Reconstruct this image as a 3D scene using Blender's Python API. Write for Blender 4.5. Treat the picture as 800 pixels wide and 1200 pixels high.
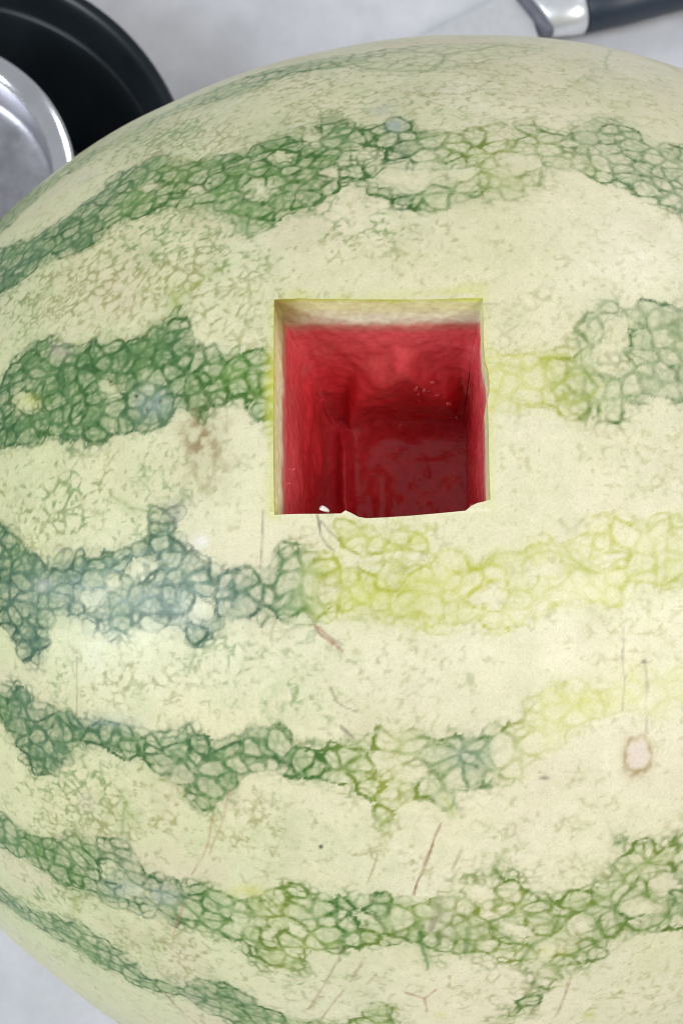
import bpy, bmesh, math
import numpy as np
from mathutils import Vector, Matrix

for o in list(bpy.data.objects):
    bpy.data.objects.remove(o)
scene = bpy.context.scene
col = scene.collection

# ------------------------------------------------------------------ camera
cam_d = bpy.data.cameras.new('camera')
cam_d.sensor_fit = 'VERTICAL'
cam_d.sensor_height = 24.0
cam_d.lens = 24.0 * 1400.0 / 1200.0
cam_d.clip_start = 0.01
cam_d.clip_end = 50.0
cam = bpy.data.objects.new('camera', cam_d)
col.objects.link(cam)
cam.location = (-0.03012, -0.04383, 0.47673)
cam.rotation_euler = (math.radians(10.0), 0.0, 0.0)
cam_d.dof.use_dof = True
cam_d.dof.focus_distance = 0.215
cam_d.dof.aperture_fstop = 22.0
scene.camera = cam

# ------------------------------------------------------------------ world and lamps
world = bpy.data.worlds.new('World')
scene.world = world
world.use_nodes = True
bg = world.node_tree.nodes['Background']
bg.inputs['Color'].default_value = (0.90, 0.94, 1.0, 1)
bg.inputs['Strength'].default_value = 0.44


def area_lamp(name, loc, target, sx, sy, watts, colour):
    d = bpy.data.lights.new(name, 'AREA')
    d.shape = 'RECTANGLE'
    d.size, d.size_y = sx, sy
    d.energy = watts
    d.color = colour
    o = bpy.data.objects.new(name, d)
    o.location = loc
    o.rotation_euler = (Vector(target) - Vector(loc)).to_track_quat('-Z', 'Y').to_euler()
    col.objects.link(o)
    return o


area_lamp('ceiling_light', (0.66, -0.46, 1.52), (0, 0, 0.15), 0.8, 0.8, 17.0, (1.0, 0.975, 0.93))
area_lamp('window_light', (-1.25, -0.35, 1.15), (0, 0, 0.15), 0.45, 0.7, 17.5, (0.84, 0.93, 1.0))

area_lamp('far_window_light', (0.75, 1.35, 1.05), (0, 0.15, 0.05), 0.5, 0.6, 7.5, (0.93, 0.97, 1.0))

scene.view_settings.view_transform = 'Standard'
scene.view_settings.look = 'None'
scene.view_settings.gamma = 1.0
scene.view_settings.use_curve_mapping = False
scene.view_settings.exposure = -0.13
scene.render.engine = 'CYCLES'
scene.cycles.filter_width = 1.0

# ------------------------------------------------------------------ materials


def new_mat(name):
    m = bpy.data.materials.new(name)
    m.use_nodes = True
    nt = m.node_tree
    return m, nt, nt.nodes['Principled BSDF']


def noise_node(nt, scale, detail=4.0, rough=0.55, vec=None):
    n = nt.nodes.new('ShaderNodeTexNoise')
    n.inputs['Scale'].default_value = scale
    n.inputs['Detail'].default_value = detail
    n.inputs['Roughness'].default_value = rough
    if vec is not None:
        nt.links.new(vec, n.inputs['Vector'])
    return n


def ramp(nt, src, stops):
    r = nt.nodes.new('ShaderNodeValToRGB')
    e = r.color_ramp.elements
    while len(e) < len(stops):
        e.new(0.5)
    for k, (p, c) in enumerate(stops):
        e[k].position = p
        e[k].color = c if len(c) == 4 else (*c, 1)
    nt.links.new(src, r.inputs['Fac'])
    return r


def bump(nt, height, bsdf, strength, dist):
    b = nt.nodes.new('ShaderNodeBump')
    b.inputs['Strength'].default_value = strength
    b.inputs['Distance'].default_value = dist
    nt.links.new(height, b.inputs['Height'])
    nt.links.new(b.outputs['Normal'], bsdf.inputs['Normal'])
    return b


def obj_coord(nt):
    return nt.nodes.new('ShaderNodeTexCoord').outputs['Object']


def mult(nt, a, b, fac=1.0):
    m = nt.nodes.new('ShaderNodeMix')
    m.data_type = 'RGBA'
    m.blend_type = 'MULTIPLY'
    m.inputs['Factor'].default_value = fac
    nt.links.new(a, m.inputs[6])
    nt.links.new(b, m.inputs[7])
    return m.outputs[2]


# rind: pigment comes from the mesh, grain and relief from noise
m_rind, nt, bs = new_mat('rind_skin')
at = nt.nodes.new('ShaderNodeAttribute'); at.attribute_name = 'pigment'
oc = obj_coord(nt)
n1 = noise_node(nt, 1300.0, 5.0, 0.75, oc)
r1 = ramp(nt, n1.outputs['Fac'], [(0.28, (0.94, 0.945, 0.92)), (0.72, (1.04, 1.035, 1.02))])
base = mult(nt, at.outputs['Color'], r1.outputs['Color'])
g1 = noise_node(nt, 2600.0, 3.0, 0.6, oc)
g2 = ramp(nt, g1.outputs['Fac'], [(0.36, (0.70, 0.72, 0.66)), (0.50, (1.0, 1.0, 1.0)), (0.66, (1.14, 1.13, 1.12))])
base = mult(nt, base, g2.outputs['Color'], 0.20)
p1 = noise_node(nt, 1100.0, 3.0, 0.62, oc)
p2 = ramp(nt, p1.outputs['Fac'], [(0.63, (0, 0, 0)), (0.72, (1, 1, 1))])
pm_ = nt.nodes.new('ShaderNodeMath'); pm_.operation = 'MULTIPLY'
nt.links.new(p2.outputs['Color'], pm_.inputs[0]); nt.links.new(at.outputs['Alpha'], pm_.inputs[1])
px = nt.nodes.new('ShaderNodeMix'); px.data_type = 'RGBA'
nt.links.new(pm_.outputs[0], px.inputs['Factor']); nt.links.new(base, px.inputs[6])
px.inputs[7].default_value = (0.26, 0.27, 0.10, 1)
nt.links.new(px.outputs[2], bs.inputs['Base Color'])
n2 = noise_node(nt, 120.0, 6.0, 0.65, oc)
r2 = ramp(nt, n2.outputs['Fac'], [(0.3, (0.30,) * 3), (0.7, (0.46,) * 3)])
nt.links.new(r2.outputs['Color'], bs.inputs['Roughness'])
bs.inputs['Specular IOR Level'].default_value = 0.42
n3 = noise_node(nt, 420.0, 6.0, 0.6, oc)
bump(nt, n3.outputs['Fac'], bs, 0.10, 0.0008)

# cut rind and flesh
m_cut, nt, bs = new_mat('wet_flesh')
at = nt.nodes.new('ShaderNodeAttribute'); at.attribute_name = 'pigment'
oc = obj_coord(nt)
n1 = noise_node(nt, 700.0, 4.0, 0.6, oc)
r1 = ramp(nt, n1.outputs['Fac'], [(0.3, (0.82, 0.80, 0.80)), (0.75, (1.10, 1.12, 1.12))])
nt.links.new(mult(nt, at.outputs['Color'], r1.outputs['Color']), bs.inputs['Base Color'])
bs.inputs['Roughness'].default_value = 0.17
bs.inputs['Specular IOR Level'].default_value = 0.45
bs.inputs['Subsurface Weight'].default_value = 0.18
bs.inputs['Subsurface Radius'].default_value = (1.0, 0.25, 0.2)
bs.inputs['Subsurface Scale'].default_value = 0.004
n3 = noise_node(nt, 380.0, 4.0, 0.6, oc)
bump(nt, n3.outputs['Fac'], bs, 0.15, 0.0012)
m_cutrind = m_cut.copy()
m_cutrind.name = 'damp_rind'
for nd in m_cutrind.node_tree.nodes:
    if nd.type == 'BUMP':
        nd.inputs['Strength'].default_value = 0.04
    if nd.type == 'BSDF_PRINCIPLED':
        nd.inputs['Roughness'].default_value = 0.4

# counter: pale sheet with faint cloudy wear
m_counter, nt, bs = new_mat('pale_counter')
oc = obj_coord(nt)
n1 = noise_node(nt, 24.0, 6.0, 0.62, oc)
r1 = ramp(nt, n1.outputs['Fac'], [(0.32, (0.455, 0.46, 0.485)), (0.68, (0.60, 0.60, 0.63))])
n2 = noise_node(nt, 900.0, 3.0, 0.6, oc)
r2 = ramp(nt, n2.outputs['Fac'], [(0.3, (0.95,) * 3), (0.7, (1.03,) * 3)])
nt.links.new(mult(nt, r1.outputs['Color'], r2.outputs['Color']), bs.inputs['Base Color'])
r3 = ramp(nt, n1.outputs['Fac'], [(0.3, (0.30,) * 3), (0.7, (0.46,) * 3)])
nt.links.new(r3.outputs['Color'], bs.inputs['Roughness'])

m_black, nt, bs = new_mat('black_enamel')
oc = obj_coord(nt)
n1 = noise_node(nt, 60.0, 5.0, 0.6, oc)
r1 = ramp(nt, n1.outputs['Fac'], [(0.3, (0.006, 0.009, 0.011)), (0.7, (0.012, 0.015, 0.018))])
nt.links.new(r1.outputs['Color'], bs.inputs['Base Color'])
bs.inputs['Roughness'].default_value = 0.30
bs.inputs['Specular IOR Level'].default_value = 0.26

m_steel, nt, bs = new_mat('brushed_steel')
oc = obj_coord(nt)
n1 = noise_node(nt, 90.0, 6.0, 0.7, oc)
r1 = ramp(nt, n1.outputs['Fac'], [(0.3, (0.40, 0.39, 0.42)), (0.7, (0.56, 0.545, 0.58))])
nt.links.new(r1.outputs['Color'], bs.inputs['Base Color'])
bs.inputs['Metallic'].default_value = 1.0
r2 = ramp(nt, n1.outputs['Fac'], [(0.3, (0.26,) * 3), (0.7, (0.42,) * 3)])
nt.links.new(r2.outputs['Color'], bs.inputs['Roughness'])
bump(nt, n1.outputs['Fac'], bs, 0.12, 0.001)

m_blade, nt, bs = new_mat('blade_steel')
oc = obj_coord(nt)
n1 = noise_node(nt, 300.0, 4.0, 0.6, oc)
r1 = ramp(nt, n1.outputs['Fac'], [(0.3, (0.74, 0.745, 0.76)), (0.7, (0.82, 0.825, 0.84))])
nt.links.new(r1.outputs['Color'], bs.inputs['Base Color'])
bs.inputs['Metallic'].default_value = 0.65
bs.inputs['Roughness'].default_value = 0.30

m_handle, nt, bs = new_mat('navy_plastic')
oc = obj_coord(nt)
n1 = noise_node(nt, 400.0, 4.0, 0.6, oc)
r1 = ramp(nt, n1.outputs['Fac'], [(0.3, (0.016, 0.026, 0.042)), (0.7, (0.024, 0.036, 0.056))])
nt.links.new(r1.outputs['Color'], bs.inputs['Base Color'])
bs.inputs['Roughness'].default_value = 0.45
bump(nt, n1.outputs['Fac'], bs, 0.1, 0.0005)

m_heel_shadow, nt, bs = new_mat('heel_shadow_dark')  # dark colour stands for the shadow at the blade heel
n1 = noise_node(nt, 200.0, 3.0, 0.5, obj_coord(nt))
r1 = ramp(nt, n1.outputs['Fac'], [(0.3, (0.10, 0.10, 0.13)), (0.7, (0.15, 0.15, 0.18))])
nt.links.new(r1.outputs['Color'], bs.inputs['Base Color'])
bs.inputs['Roughness'].default_value = 0.5

# ------------------------------------------------------------------ object helpers


def thing(name, label, cat, loc=(0, 0, 0), rot=(0, 0, 0)):
    o = bpy.data.objects.new(name, None)
    o.empty_display_size = 0.02
    o.location = loc
    o.rotation_euler = rot
    o['label'] = label
    o['category'] = cat
    col.objects.link(o)
    return o


def link_mesh(name, me, mat, parent=None, smooth=True):
    o = bpy.data.objects.new(name, me)
    me.materials.append(mat)
    if smooth:
        me.polygons.foreach_set('use_smooth', np.ones(len(me.polygons), bool))
    col.objects.link(o)
    if parent is not None:
        o.parent = parent
    return o


def quad_mesh(name, verts, quads, pigment=None):
    verts = np.ascontiguousarray(verts, np.float32)
    quads = np.ascontiguousarray(quads, np.int32)
    me = bpy.data.meshes.new(name)
    me.vertices.add(len(verts))
    me.vertices.foreach_set('co', verts.ravel())
    nq = len(quads)
    me.loops.add(nq * 4)
    me.loops.foreach_set('vertex_index', quads.ravel())
    me.polygons.add(nq)
    me.polygons.foreach_set('loop_start', np.arange(0, nq * 4, 4, dtype=np.int32))
    me.polygons.foreach_set('loop_total', np.full(nq, 4, np.int32))
    if pigment is not None:
        a = me.attributes.new('pigment', 'FLOAT_COLOR', 'POINT')
        c = np.ones((len(verts), 4), np.float32)
        c[:, :pigment.shape[1]] = pigment
        a.data.foreach_set('color', c.ravel())
    me.update(calc_edges=True)
    return me


def bm_mesh(name, bm):
    bmesh.ops.recalc_face_normals(bm, faces=bm.faces[:])
    me = bpy.data.meshes.new(name)
    bm.to_mesh(me)
    bm.free()
    return me


def lathe(profile, n=128):
    """Closed profile of (r, z) turned about z."""
    bm = bmesh.new()
    rings = []
    for k in range(n):
        a = 2 * math.pi * k / n
        rings.append([bm.verts.new((r * math.cos(a), r * math.sin(a), z)) for r, z in profile])
    m = len(profile)
    for k in range(n):
        A, B = rings[k], rings[(k + 1) % n]
        for i in range(m - 1):
            bm.faces.new((A[i], B[i], B[i + 1], A[i + 1]))
    bmesh.ops.remove_doubles(bm, verts=bm.verts[:], dist=1e-6)
    return bm


def smooth_profile(pts, n=6):
    """Catmull-Rom through the profile points."""
    p = [Vector(q) for q in pts]
    p = [p[0] * 2 - p[1]] + p + [p[-1] * 2 - p[-2]]
    out = []
    for i in range(1, len(p) - 2):
        for k in range(n):
            t = k / n
            a, b, c, d = p[i - 1], p[i], p[i + 1], p[i + 2]
            q = 0.5 * ((2 * b) + (c - a) * t + (2 * a - 5 * b + 4 * c - d) * t * t + (3 * b - a - 3 * c + d) * t ** 3)
            out.append((max(q.x, 0.0), q.y))
    out.append(tuple(pts[-1]))
    return out


# ------------------------------------------------------------------ the counter
bm = bmesh.new()
bmesh.ops.create_grid(bm, x_segments=2, y_segments=2, size=1.3)
counter = link_mesh('counter', bm_mesh('counter', bm), m_counter, smooth=False)
counter['kind'] = 'structure'
counter['label'] = 'pale bluish white counter top under the watermelon'

# ------------------------------------------------------------------ watermelon
# surface data measured on the melon: longitude along its long axis, angle round it (degrees)
STRIPES = [([(-88.0,51.33),(-70.0,52.61),(-44.86,51.97),(-42.15,53.42),(-37.39,50.03),(-33.04,46.77),(-29.4,45.62),(-26.46,48.4),(-23.41,49.78),(-20.33,49.8),(-17.35,49.96),
    (-14.42,49.23),(-11.57,49.0),(-9.76,48.37),(-6.03,48.82),(-1.91,48.88),(2.95,49.59),(5.72,49.51),(5.39,46.96),(2.39,44.26),(-2.45,40.89),(-6.33,40.28),(-9.8,43.15),(-11.89,44.85),
    (-14.32,45.56),(-16.41,45.1),(-18.46,43.52),(-20.66,43.98),(-23.4,45.53),(-25.35,45.67),(-29.15,43.79),(-32.45,43.07),(-36.1,43.15),(-38.68,41.37),(-40.91,39.69),(-42.42,39.14),
    (-70.0,38.5),(-88.0,39.78)],[(-43.94,0.6,0.8,0.37),(-32.71,0.35,0.5,0.47),(-26.26,0.4,0.5,0.47),(-17.91,0.5,0.7,0.37),(-10.87,0.45,0.6,0.42),(-8.18,0.16,0.45,0.52),
    (-2.23,0.14,0.4,0.52),(5.54,0.1,0.3,0.57)]),([(-88.0,33.59),(-70.0,34.57),(-41.33,34.08),(-37.41,31.44),(-34.34,31.1),(-32.6,31.55),(-30.53,32.64),(-29.44,34.78),(-27.88,34.92),
    (-25.63,35.14),(-24.04,33.81),(-22.88,31.94),(-20.47,30.97),(-19.61,31.14),(-17.37,31.28),(-15.86,32.28),(-14.67,33.4),(-13.76,32.56),(-12.88,33.03),(-11.63,34.56),(-10.75,32.24),
    (-9.71,31.13),(-7.89,30.79),(-7.07,32.17),(-6.24,31.6),(-5.3,29.34),(-3.36,29.11),(-2.1,29.38),(-0.87,30.17),(0.04,31.15),(1.16,30.18),(2.64,32.04),(2.78,30.27),(4.3,29.21),
    (5.63,30.36),(7.52,32.27),(9.14,31.75),(10.42,30.2),(11.52,29.06),(13.32,29.54),(20.32,30.53),(27.32,29.86),(35.32,30.97),(45.32,28.86),(88.0,29.64),(88.0,20.12),(43.97,20.88),
    (33.97,21.32),(25.97,20.53),(18.97,19.88),(11.97,20.59),(10.85,21.27),(9.79,22.36),(8.03,23.1),(6.33,23.72),(5.04,24.85),(3.63,24.72),(2.79,23.68),(1.67,21.77),(0.29,21.47),
    (-1.57,21.31),(-3.51,20.69),(-5.42,20.49),(-6.93,21.28),(-8.04,22.35),(-9.19,22.72),(-9.76,23.89),(-11.17,23.9),(-12.57,22.57),(-13.33,21.81),(-14.53,22.12),(-15.51,20.71),
    (-17.14,20.24),(-18.02,20.88),(-18.92,22.83),(-21.0,24.38),(-23.38,25.96),(-25.29,26.19),(-27.47,26.31),(-28.93,25.92),(-30.31,24.44),(-32.57,25.22),(-34.62,25.33),(-36.35,25.0),
    (-37.86,24.52),(-39.47,24.25),(-70.0,23.76),(-88.0,24.74)],[(-40.24,0.85,0.9,0.22),(-29.0,0.75,0.9,0.22),(-23.82,0.75,1,0.47),(-19.57,0.7,1,0.37),(-10.87,0.65,1,0.42),
    (-8.5,0.6,1,0.37),(-6.75,0.6,0.9,0.17),(-5.06,0.45,0.7,0.47),(-1.58,0.3,0.75,0.6),(1.35,0.25,0.6,0.6),(3.77,0.3,0.6,0.52),(7.99,0.38,0.65,0.42),(12.55,0.4,0.65,0.37)]),
    ([(-88.0,11.36),(-70.0,12.04),(-37.69,11.7),(-36.38,13.12),(-34.74,14.85),(-33.68,15.17),(-31.9,13.49),(-29.9,12.59),(-27.8,12.77),(-25.16,11.51),(-24.18,12.96),(-23.09,13.32),
    (-22.25,14.41),(-21.59,12.61),(-21.36,10.29),(-19.61,9.5),(-16.19,9.08),(-14.48,8.99),(-13.62,8.11),(-13.58,3.41),(-15.24,3.02),(-16.09,3.63),(-16.8,5.11),(-18.26,5.56),
    (-19.49,5.45),(-19.93,3.76),(-20.92,4.8),(-21.98,5.23),(-22.94,4.15),(-24.53,3.95),(-26.46,4.11),(-27.25,3.34),(-30.24,3.29),(-32.45,4.43),(-34.8,4.35),(-37.03,4.87),(-70.0,4.53),
    (-88.0,5.21)],[(-37.32,0.9,0.9,0.19),(-25.7,0.85,0.9,0.22),(-21.19,0.75,0.9,0.27),(-18.18,0.7,1,0.42),(-16.13,0.6,1,0.5),(-15.0,0.5,0.9,1)]),([(-3.15,7.72),(-2.36,7.9),(0.0,7.54),
    (1.7,7.69),(3.32,8.25),(3.69,9.14),(4.48,10.47),(5.08,11.41),(5.69,12.16),(7.08,11.54),(8.0,11.9),(8.94,12.28),(9.81,11.93),(11.01,12.43),(18.01,12.49),(25.01,12.54),(33.01,13.16),
    (43.01,14.72),(88.0,11.4),(88.0,2.91),(42.35,4.41),(32.35,3.44),(24.35,3.67),(17.35,5.53),(10.35,4.35),(9.63,4.49),(8.95,5.1),(8.2,4.61),(6.74,3.84),(6.0,2.87),(5.33,3.47),
    (3.76,2.81),(2.75,3.72),(1.07,3.71),(-0.49,3.83),(-1.85,3.4),(-3.25,3.55)],[(-2.42,0.25,0.45,1),(0.72,0.25,0.5,0.95),(2.84,0.25,0.65,0.7),(4.48,0.3,0.55,0.47),
    (10.63,0.38,0.6,0.32)]),([(-88.0,-3.57),(-70.0,-2.61),(-36.57,-3.09),(-35.67,-3.74),(-34.19,-5.66),(-32.24,-7.17),(-29.77,-6.67),(-27.87,-6.48),(-25.58,-6.16),(-23.85,-5.58),
    (-23.24,-4.38),(-23.5,-3.36),(-22.83,-2.65),(-21.3,-2.26),(-21.59,-2.98),(-22.19,-3.69),(-22.18,-4.82),(-20.96,-5.97),(-20.12,-7.08),(-18.77,-7.66),(-17.0,-8.09),(-15.67,-7.78),
    (-14.79,-6.85),(-14.19,-5.62),(-13.48,-6.67),(-12.2,-6.86),(-11.51,-6.68),(-11.14,-5.66),(-10.77,-4.64),(-9.04,-4.84),(-7.64,-5.1),(-5.53,-5.29),(-5.17,-6.11),(-4.15,-6.76),
    (-3.14,-7.29),(-2.27,-7.06),(-0.73,-6.42),(1.37,-5.71),(2.6,-6.0),(3.8,-5.3),(4.35,-4.12),(5.24,-3.87),(6.29,-4.28),(7.77,-4.5),(9.2,-3.82),(9.96,-3.81),(16.96,-2.42),
    (23.96,-5.13),(31.96,-2.83),(41.96,-4.07),(88.0,-4.88),(88.0,-9.6),(41.88,-8.01),(31.88,-7.47),(23.88,-8.63),(16.88,-9.42),(9.88,-8.6),(8.79,-8.89),(7.88,-8.47),(6.6,-9.05),
    (5.7,-10.46),(4.5,-10.45),(3.41,-9.86),(2.22,-9.85),(0.48,-10.72),(-1.25,-12.01),(-3.14,-11.2),(-4.87,-11.8),(-6.05,-11.46),(-7.64,-11.07),(-8.68,-10.91),(-10.61,-10.7),
    (-11.88,-11.15),(-12.57,-11.17),(-13.64,-11.01),(-15.11,-11.11),(-16.61,-11.28),(-17.79,-11.13),(-18.54,-11.99),(-19.12,-12.47),(-20.3,-13.44),(-21.97,-12.42),(-22.15,-11.77),
    (-24.02,-11.87),(-26.24,-13.19),(-27.17,-12.56),(-29.04,-11.97),(-31.02,-12.12),(-32.02,-13.19),(-32.31,-16.09),(-33.98,-16.11),(-35.01,-14.07),(-36.46,-12.6),(-70.0,-13.08),
    (-88.0,-12.12)],[(-36.45,0.8,0.8,0.05),(-28.61,0.75,0.85,0.05),(-19.7,0.7,0.85,0.05),(-16.27,0.6,0.85,0.15),(-13.8,0.45,0.8,0.45),(-11.66,0.4,0.8,0.85),(-6.72,0.35,0.7,0.9),
    (-3.65,0.18,0.6,1),(4.56,0.15,0.55,1),(9.91,0.18,0.6,0.9)]),([(-88.0,-19.94),(-70.0,-19.7),(-36.7,-19.82),(-34.91,-18.65),(-33.78,-19.39),(-33.03,-20.62),(-31.23,-20.45),
    (-29.25,-20.81),(-27.75,-20.28),(-25.73,-20.64),(-23.8,-21.17),(-22.47,-20.94),(-21.04,-20.02),(-19.8,-20.67),(-18.46,-21.04),(-17.24,-20.07),(-15.93,-19.27),(-14.82,-19.36),
    (-14.05,-20.07),(-13.13,-20.43),(-11.67,-20.37),(-10.77,-19.79),(-9.71,-19.47),(-8.29,-19.01),(-6.89,-18.95),(-5.13,-19.07),(-4.1,-19.16),(-2.56,-19.01),(-1.49,-18.5),
    (-0.46,-18.5),(0.71,-17.83),(0.89,-16.44),(1.54,-15.61),(2.79,-15.86),(4.55,-15.47),(7.01,-14.69),(7.93,-15.32),(8.84,-14.93),(9.93,-14.66),(16.93,-15.18),(23.93,-14.52),
    (31.93,-16.04),(41.93,-13.52),(88.0,-14.56),(88.0,-16.48),(41.99,-16.88),(31.99,-16.18),(23.99,-17.11),(16.99,-17.61),(9.99,-17.05),(8.54,-17.85),(7.82,-17.2),(6.01,-17.32),
    (4.6,-17.7),(3.74,-18.91),(2.71,-19.5),(1.33,-20.35),(0.48,-21.41),(-0.21,-22.68),(-1.41,-22.49),(-2.65,-22.7),(-3.93,-23.19),(-4.16,-25.17),(-4.74,-24.53),(-6.11,-23.94),
    (-7.2,-24.67),(-7.66,-26.26),(-8.08,-26.78),(-8.41,-25.1),(-9.16,-24.15),(-10.07,-23.57),(-10.6,-22.69),(-11.68,-22.79),(-12.76,-23.17),(-13.69,-23.14),(-14.24,-22.66),
    (-14.84,-22.0),(-16.13,-22.09),(-17.28,-23.07),(-17.95,-25.08),(-18.72,-25.43),(-19.33,-26.06),(-20.37,-26.57),(-21.19,-25.48),(-21.52,-24.3),(-22.99,-23.56),(-24.26,-23.46),
    (-26.03,-23.4),(-27.86,-22.97),(-29.38,-23.51),(-30.93,-24.92),(-32.04,-26.55),(-33.98,-26.81),(-34.95,-25.19),(-36.03,-23.41),(-36.84,-22.24),(-70.0,-22.36),(-88.0,-22.12)],
    [(-36.77,0.8,0.9,0.17),(-26.78,0.75,0.8,0.17),(-22.88,0.65,0.9,0.22),(-18.67,0.65,0.9,0.27),(-14.12,0.6,0.95,0.32),(-10.34,0.4,0.9,0.57),(-8.22,0.3,0.75,0.75),(-5.1,0.35,0.7,0.5),
    (-2.53,0.4,0.75,0.42),(-0.47,0.25,0.6,0.7),(1.53,0.3,0.3,1),(5.66,0.2,0.3,1),(9.96,0.2,0.4,1)]),([(-88.0,-34.29),(-70.0,-33.81),(-37.96,-34.05),(-36.17,-34.37),(-34.13,-34.66),
    (-32.2,-34.22),(-30.43,-32.58),(-29.15,-32.48),(-27.68,-32.14),(-26.44,-31.22),(-25.84,-32.67),(-25.05,-33.97),(-23.46,-34.17),(-21.72,-34.16),(-19.84,-34.05),(-17.56,-34.74),
    (-16.36,-34.4),(-15.35,-33.55),(-14.58,-32.4),(-13.44,-32.4),(-12.83,-33.24),(-11.15,-32.54),(-9.66,-32.86),(-8.57,-32.16),(-7.1,-32.53),(-5.26,-32.52),(-3.85,-30.98),
    (-2.81,-30.2),(-1.18,-29.86),(-0.89,-29.14),(0.04,-29.85),(1.04,-31.63),(2.15,-32.34),(3.95,-31.59),(5.54,-30.87),(6.39,-29.68),(6.45,-27.27),(7.57,-27.71),(9.08,-27.85),
    (10.57,-27.45),(17.57,-27.92),(24.57,-27.13),(32.57,-26.22),(42.57,-28.67),(88.0,-29.06),(88.0,-34.57),(43.39,-36.58),(33.39,-36.09),(25.39,-37.15),(18.39,-37.88),(11.39,-35.96),
    (10.38,-35.85),(9.16,-35.22),(7.44,-35.73),(6.35,-36.27),(5.6,-38.57),(4.31,-38.71),(3.17,-39.93),(2.73,-41.56),(1.81,-43.7),(0.29,-45.68),(-0.71,-45.34),(1.0,-42.81),
    (2.08,-41.22),(1.55,-39.28),(0.87,-38.26),(-0.49,-37.63),(-1.55,-38.46),(-2.55,-37.17),(-3.79,-37.77),(-5.26,-38.53),(-5.7,-36.46),(-7.41,-36.41),(-8.9,-37.24),(-10.98,-37.64),
    (-12.53,-38.27),(-13.53,-39.2),(-13.73,-40.93),(-14.73,-40.54),(-16.57,-41.5),(-17.14,-40.38),(-17.71,-39.2),(-18.75,-39.1),(-20.69,-38.9),(-22.44,-39.07),(-24.24,-39.01),
    (-26.8,-38.99),(-29.29,-39.13),(-31.45,-39.95),(-32.96,-39.03),(-34.56,-38.4),(-36.69,-38.52),(-38.6,-38.76),(-70.0,-39.0),(-88.0,-38.52)],[(-38.26,0.8,0.9,0.17),
    (-33.83,0.75,1,0.37),(-30.58,0.6,0.9,0.42),(-28.3,0.5,0.7,0.22),(-23.54,0.5,0.7,0.17),(-20.95,0.55,1,0.42),(-14.89,0.4,1,0.57),(-10.87,0.5,1,0.45),(-5.35,0.35,0.85,0.52),
    (-2.15,0.3,0.9,0.57),(4.45,0.32,0.9,0.55),(10.92,0.3,0.9,0.5)]),([(-88.0,-46.54),(-70.0,-46.18),(-39.84,-46.36),(-37.49,-46.37),(-35.76,-47.09),(-34.09,-45.84),(-32.24,-44.6),
    (-30.33,-44.59),(-28.16,-45.75),(-26.53,-47.16),(-25.52,-48.75),(-23.52,-47.76),(-21.53,-46.53),(-20.1,-44.69),(-18.84,-45.23),(-17.77,-45.53),(-16.33,-47.32),(-14.9,-47.54),
    (-12.69,-47.89),(-10.57,-46.86),(-9.57,-45.35),(-8.6,-43.97),(-7.27,-43.91),(-6.74,-46.72),(-2.62,-47.37),(-0.73,-45.11),(0.29,-45.68),(3.36,-48.74),(8.12,-48.32),(13.07,-48.05),
    (20.07,-47.66),(27.07,-48.14),(35.07,-48.19),(45.07,-47.23),(88.0,-48.2),(88.0,-55.38),(46.27,-55.23),(36.27,-53.19),(28.27,-55.55),(21.27,-55.1),(14.27,-54.97),(1.45,-54.28),
    (-9.63,-53.34),(-15.96,-53.39),(-19.34,-51.16),(-21.36,-50.03),(-23.69,-49.75),(-26.2,-51.2),(-27.66,-50.21),(-29.99,-50.33),(-32.33,-49.61),(-34.61,-49.41),(-36.87,-49.95),
    (-38.8,-50.01),(-40.52,-50.03),(-70.0,-50.21),(-88.0,-49.85)],[(-40.15,0.6,0.7,0.22),(-31.02,0.65,0.8,0.32),(-23.75,0.5,0.7,0.27),(-18.34,0.6,0.8,0.32),(-8.48,0.5,0.8,0.57),
    (1.07,0.4,0.8,0.5),(13.59,0.4,0.8,0.57)])]
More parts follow.
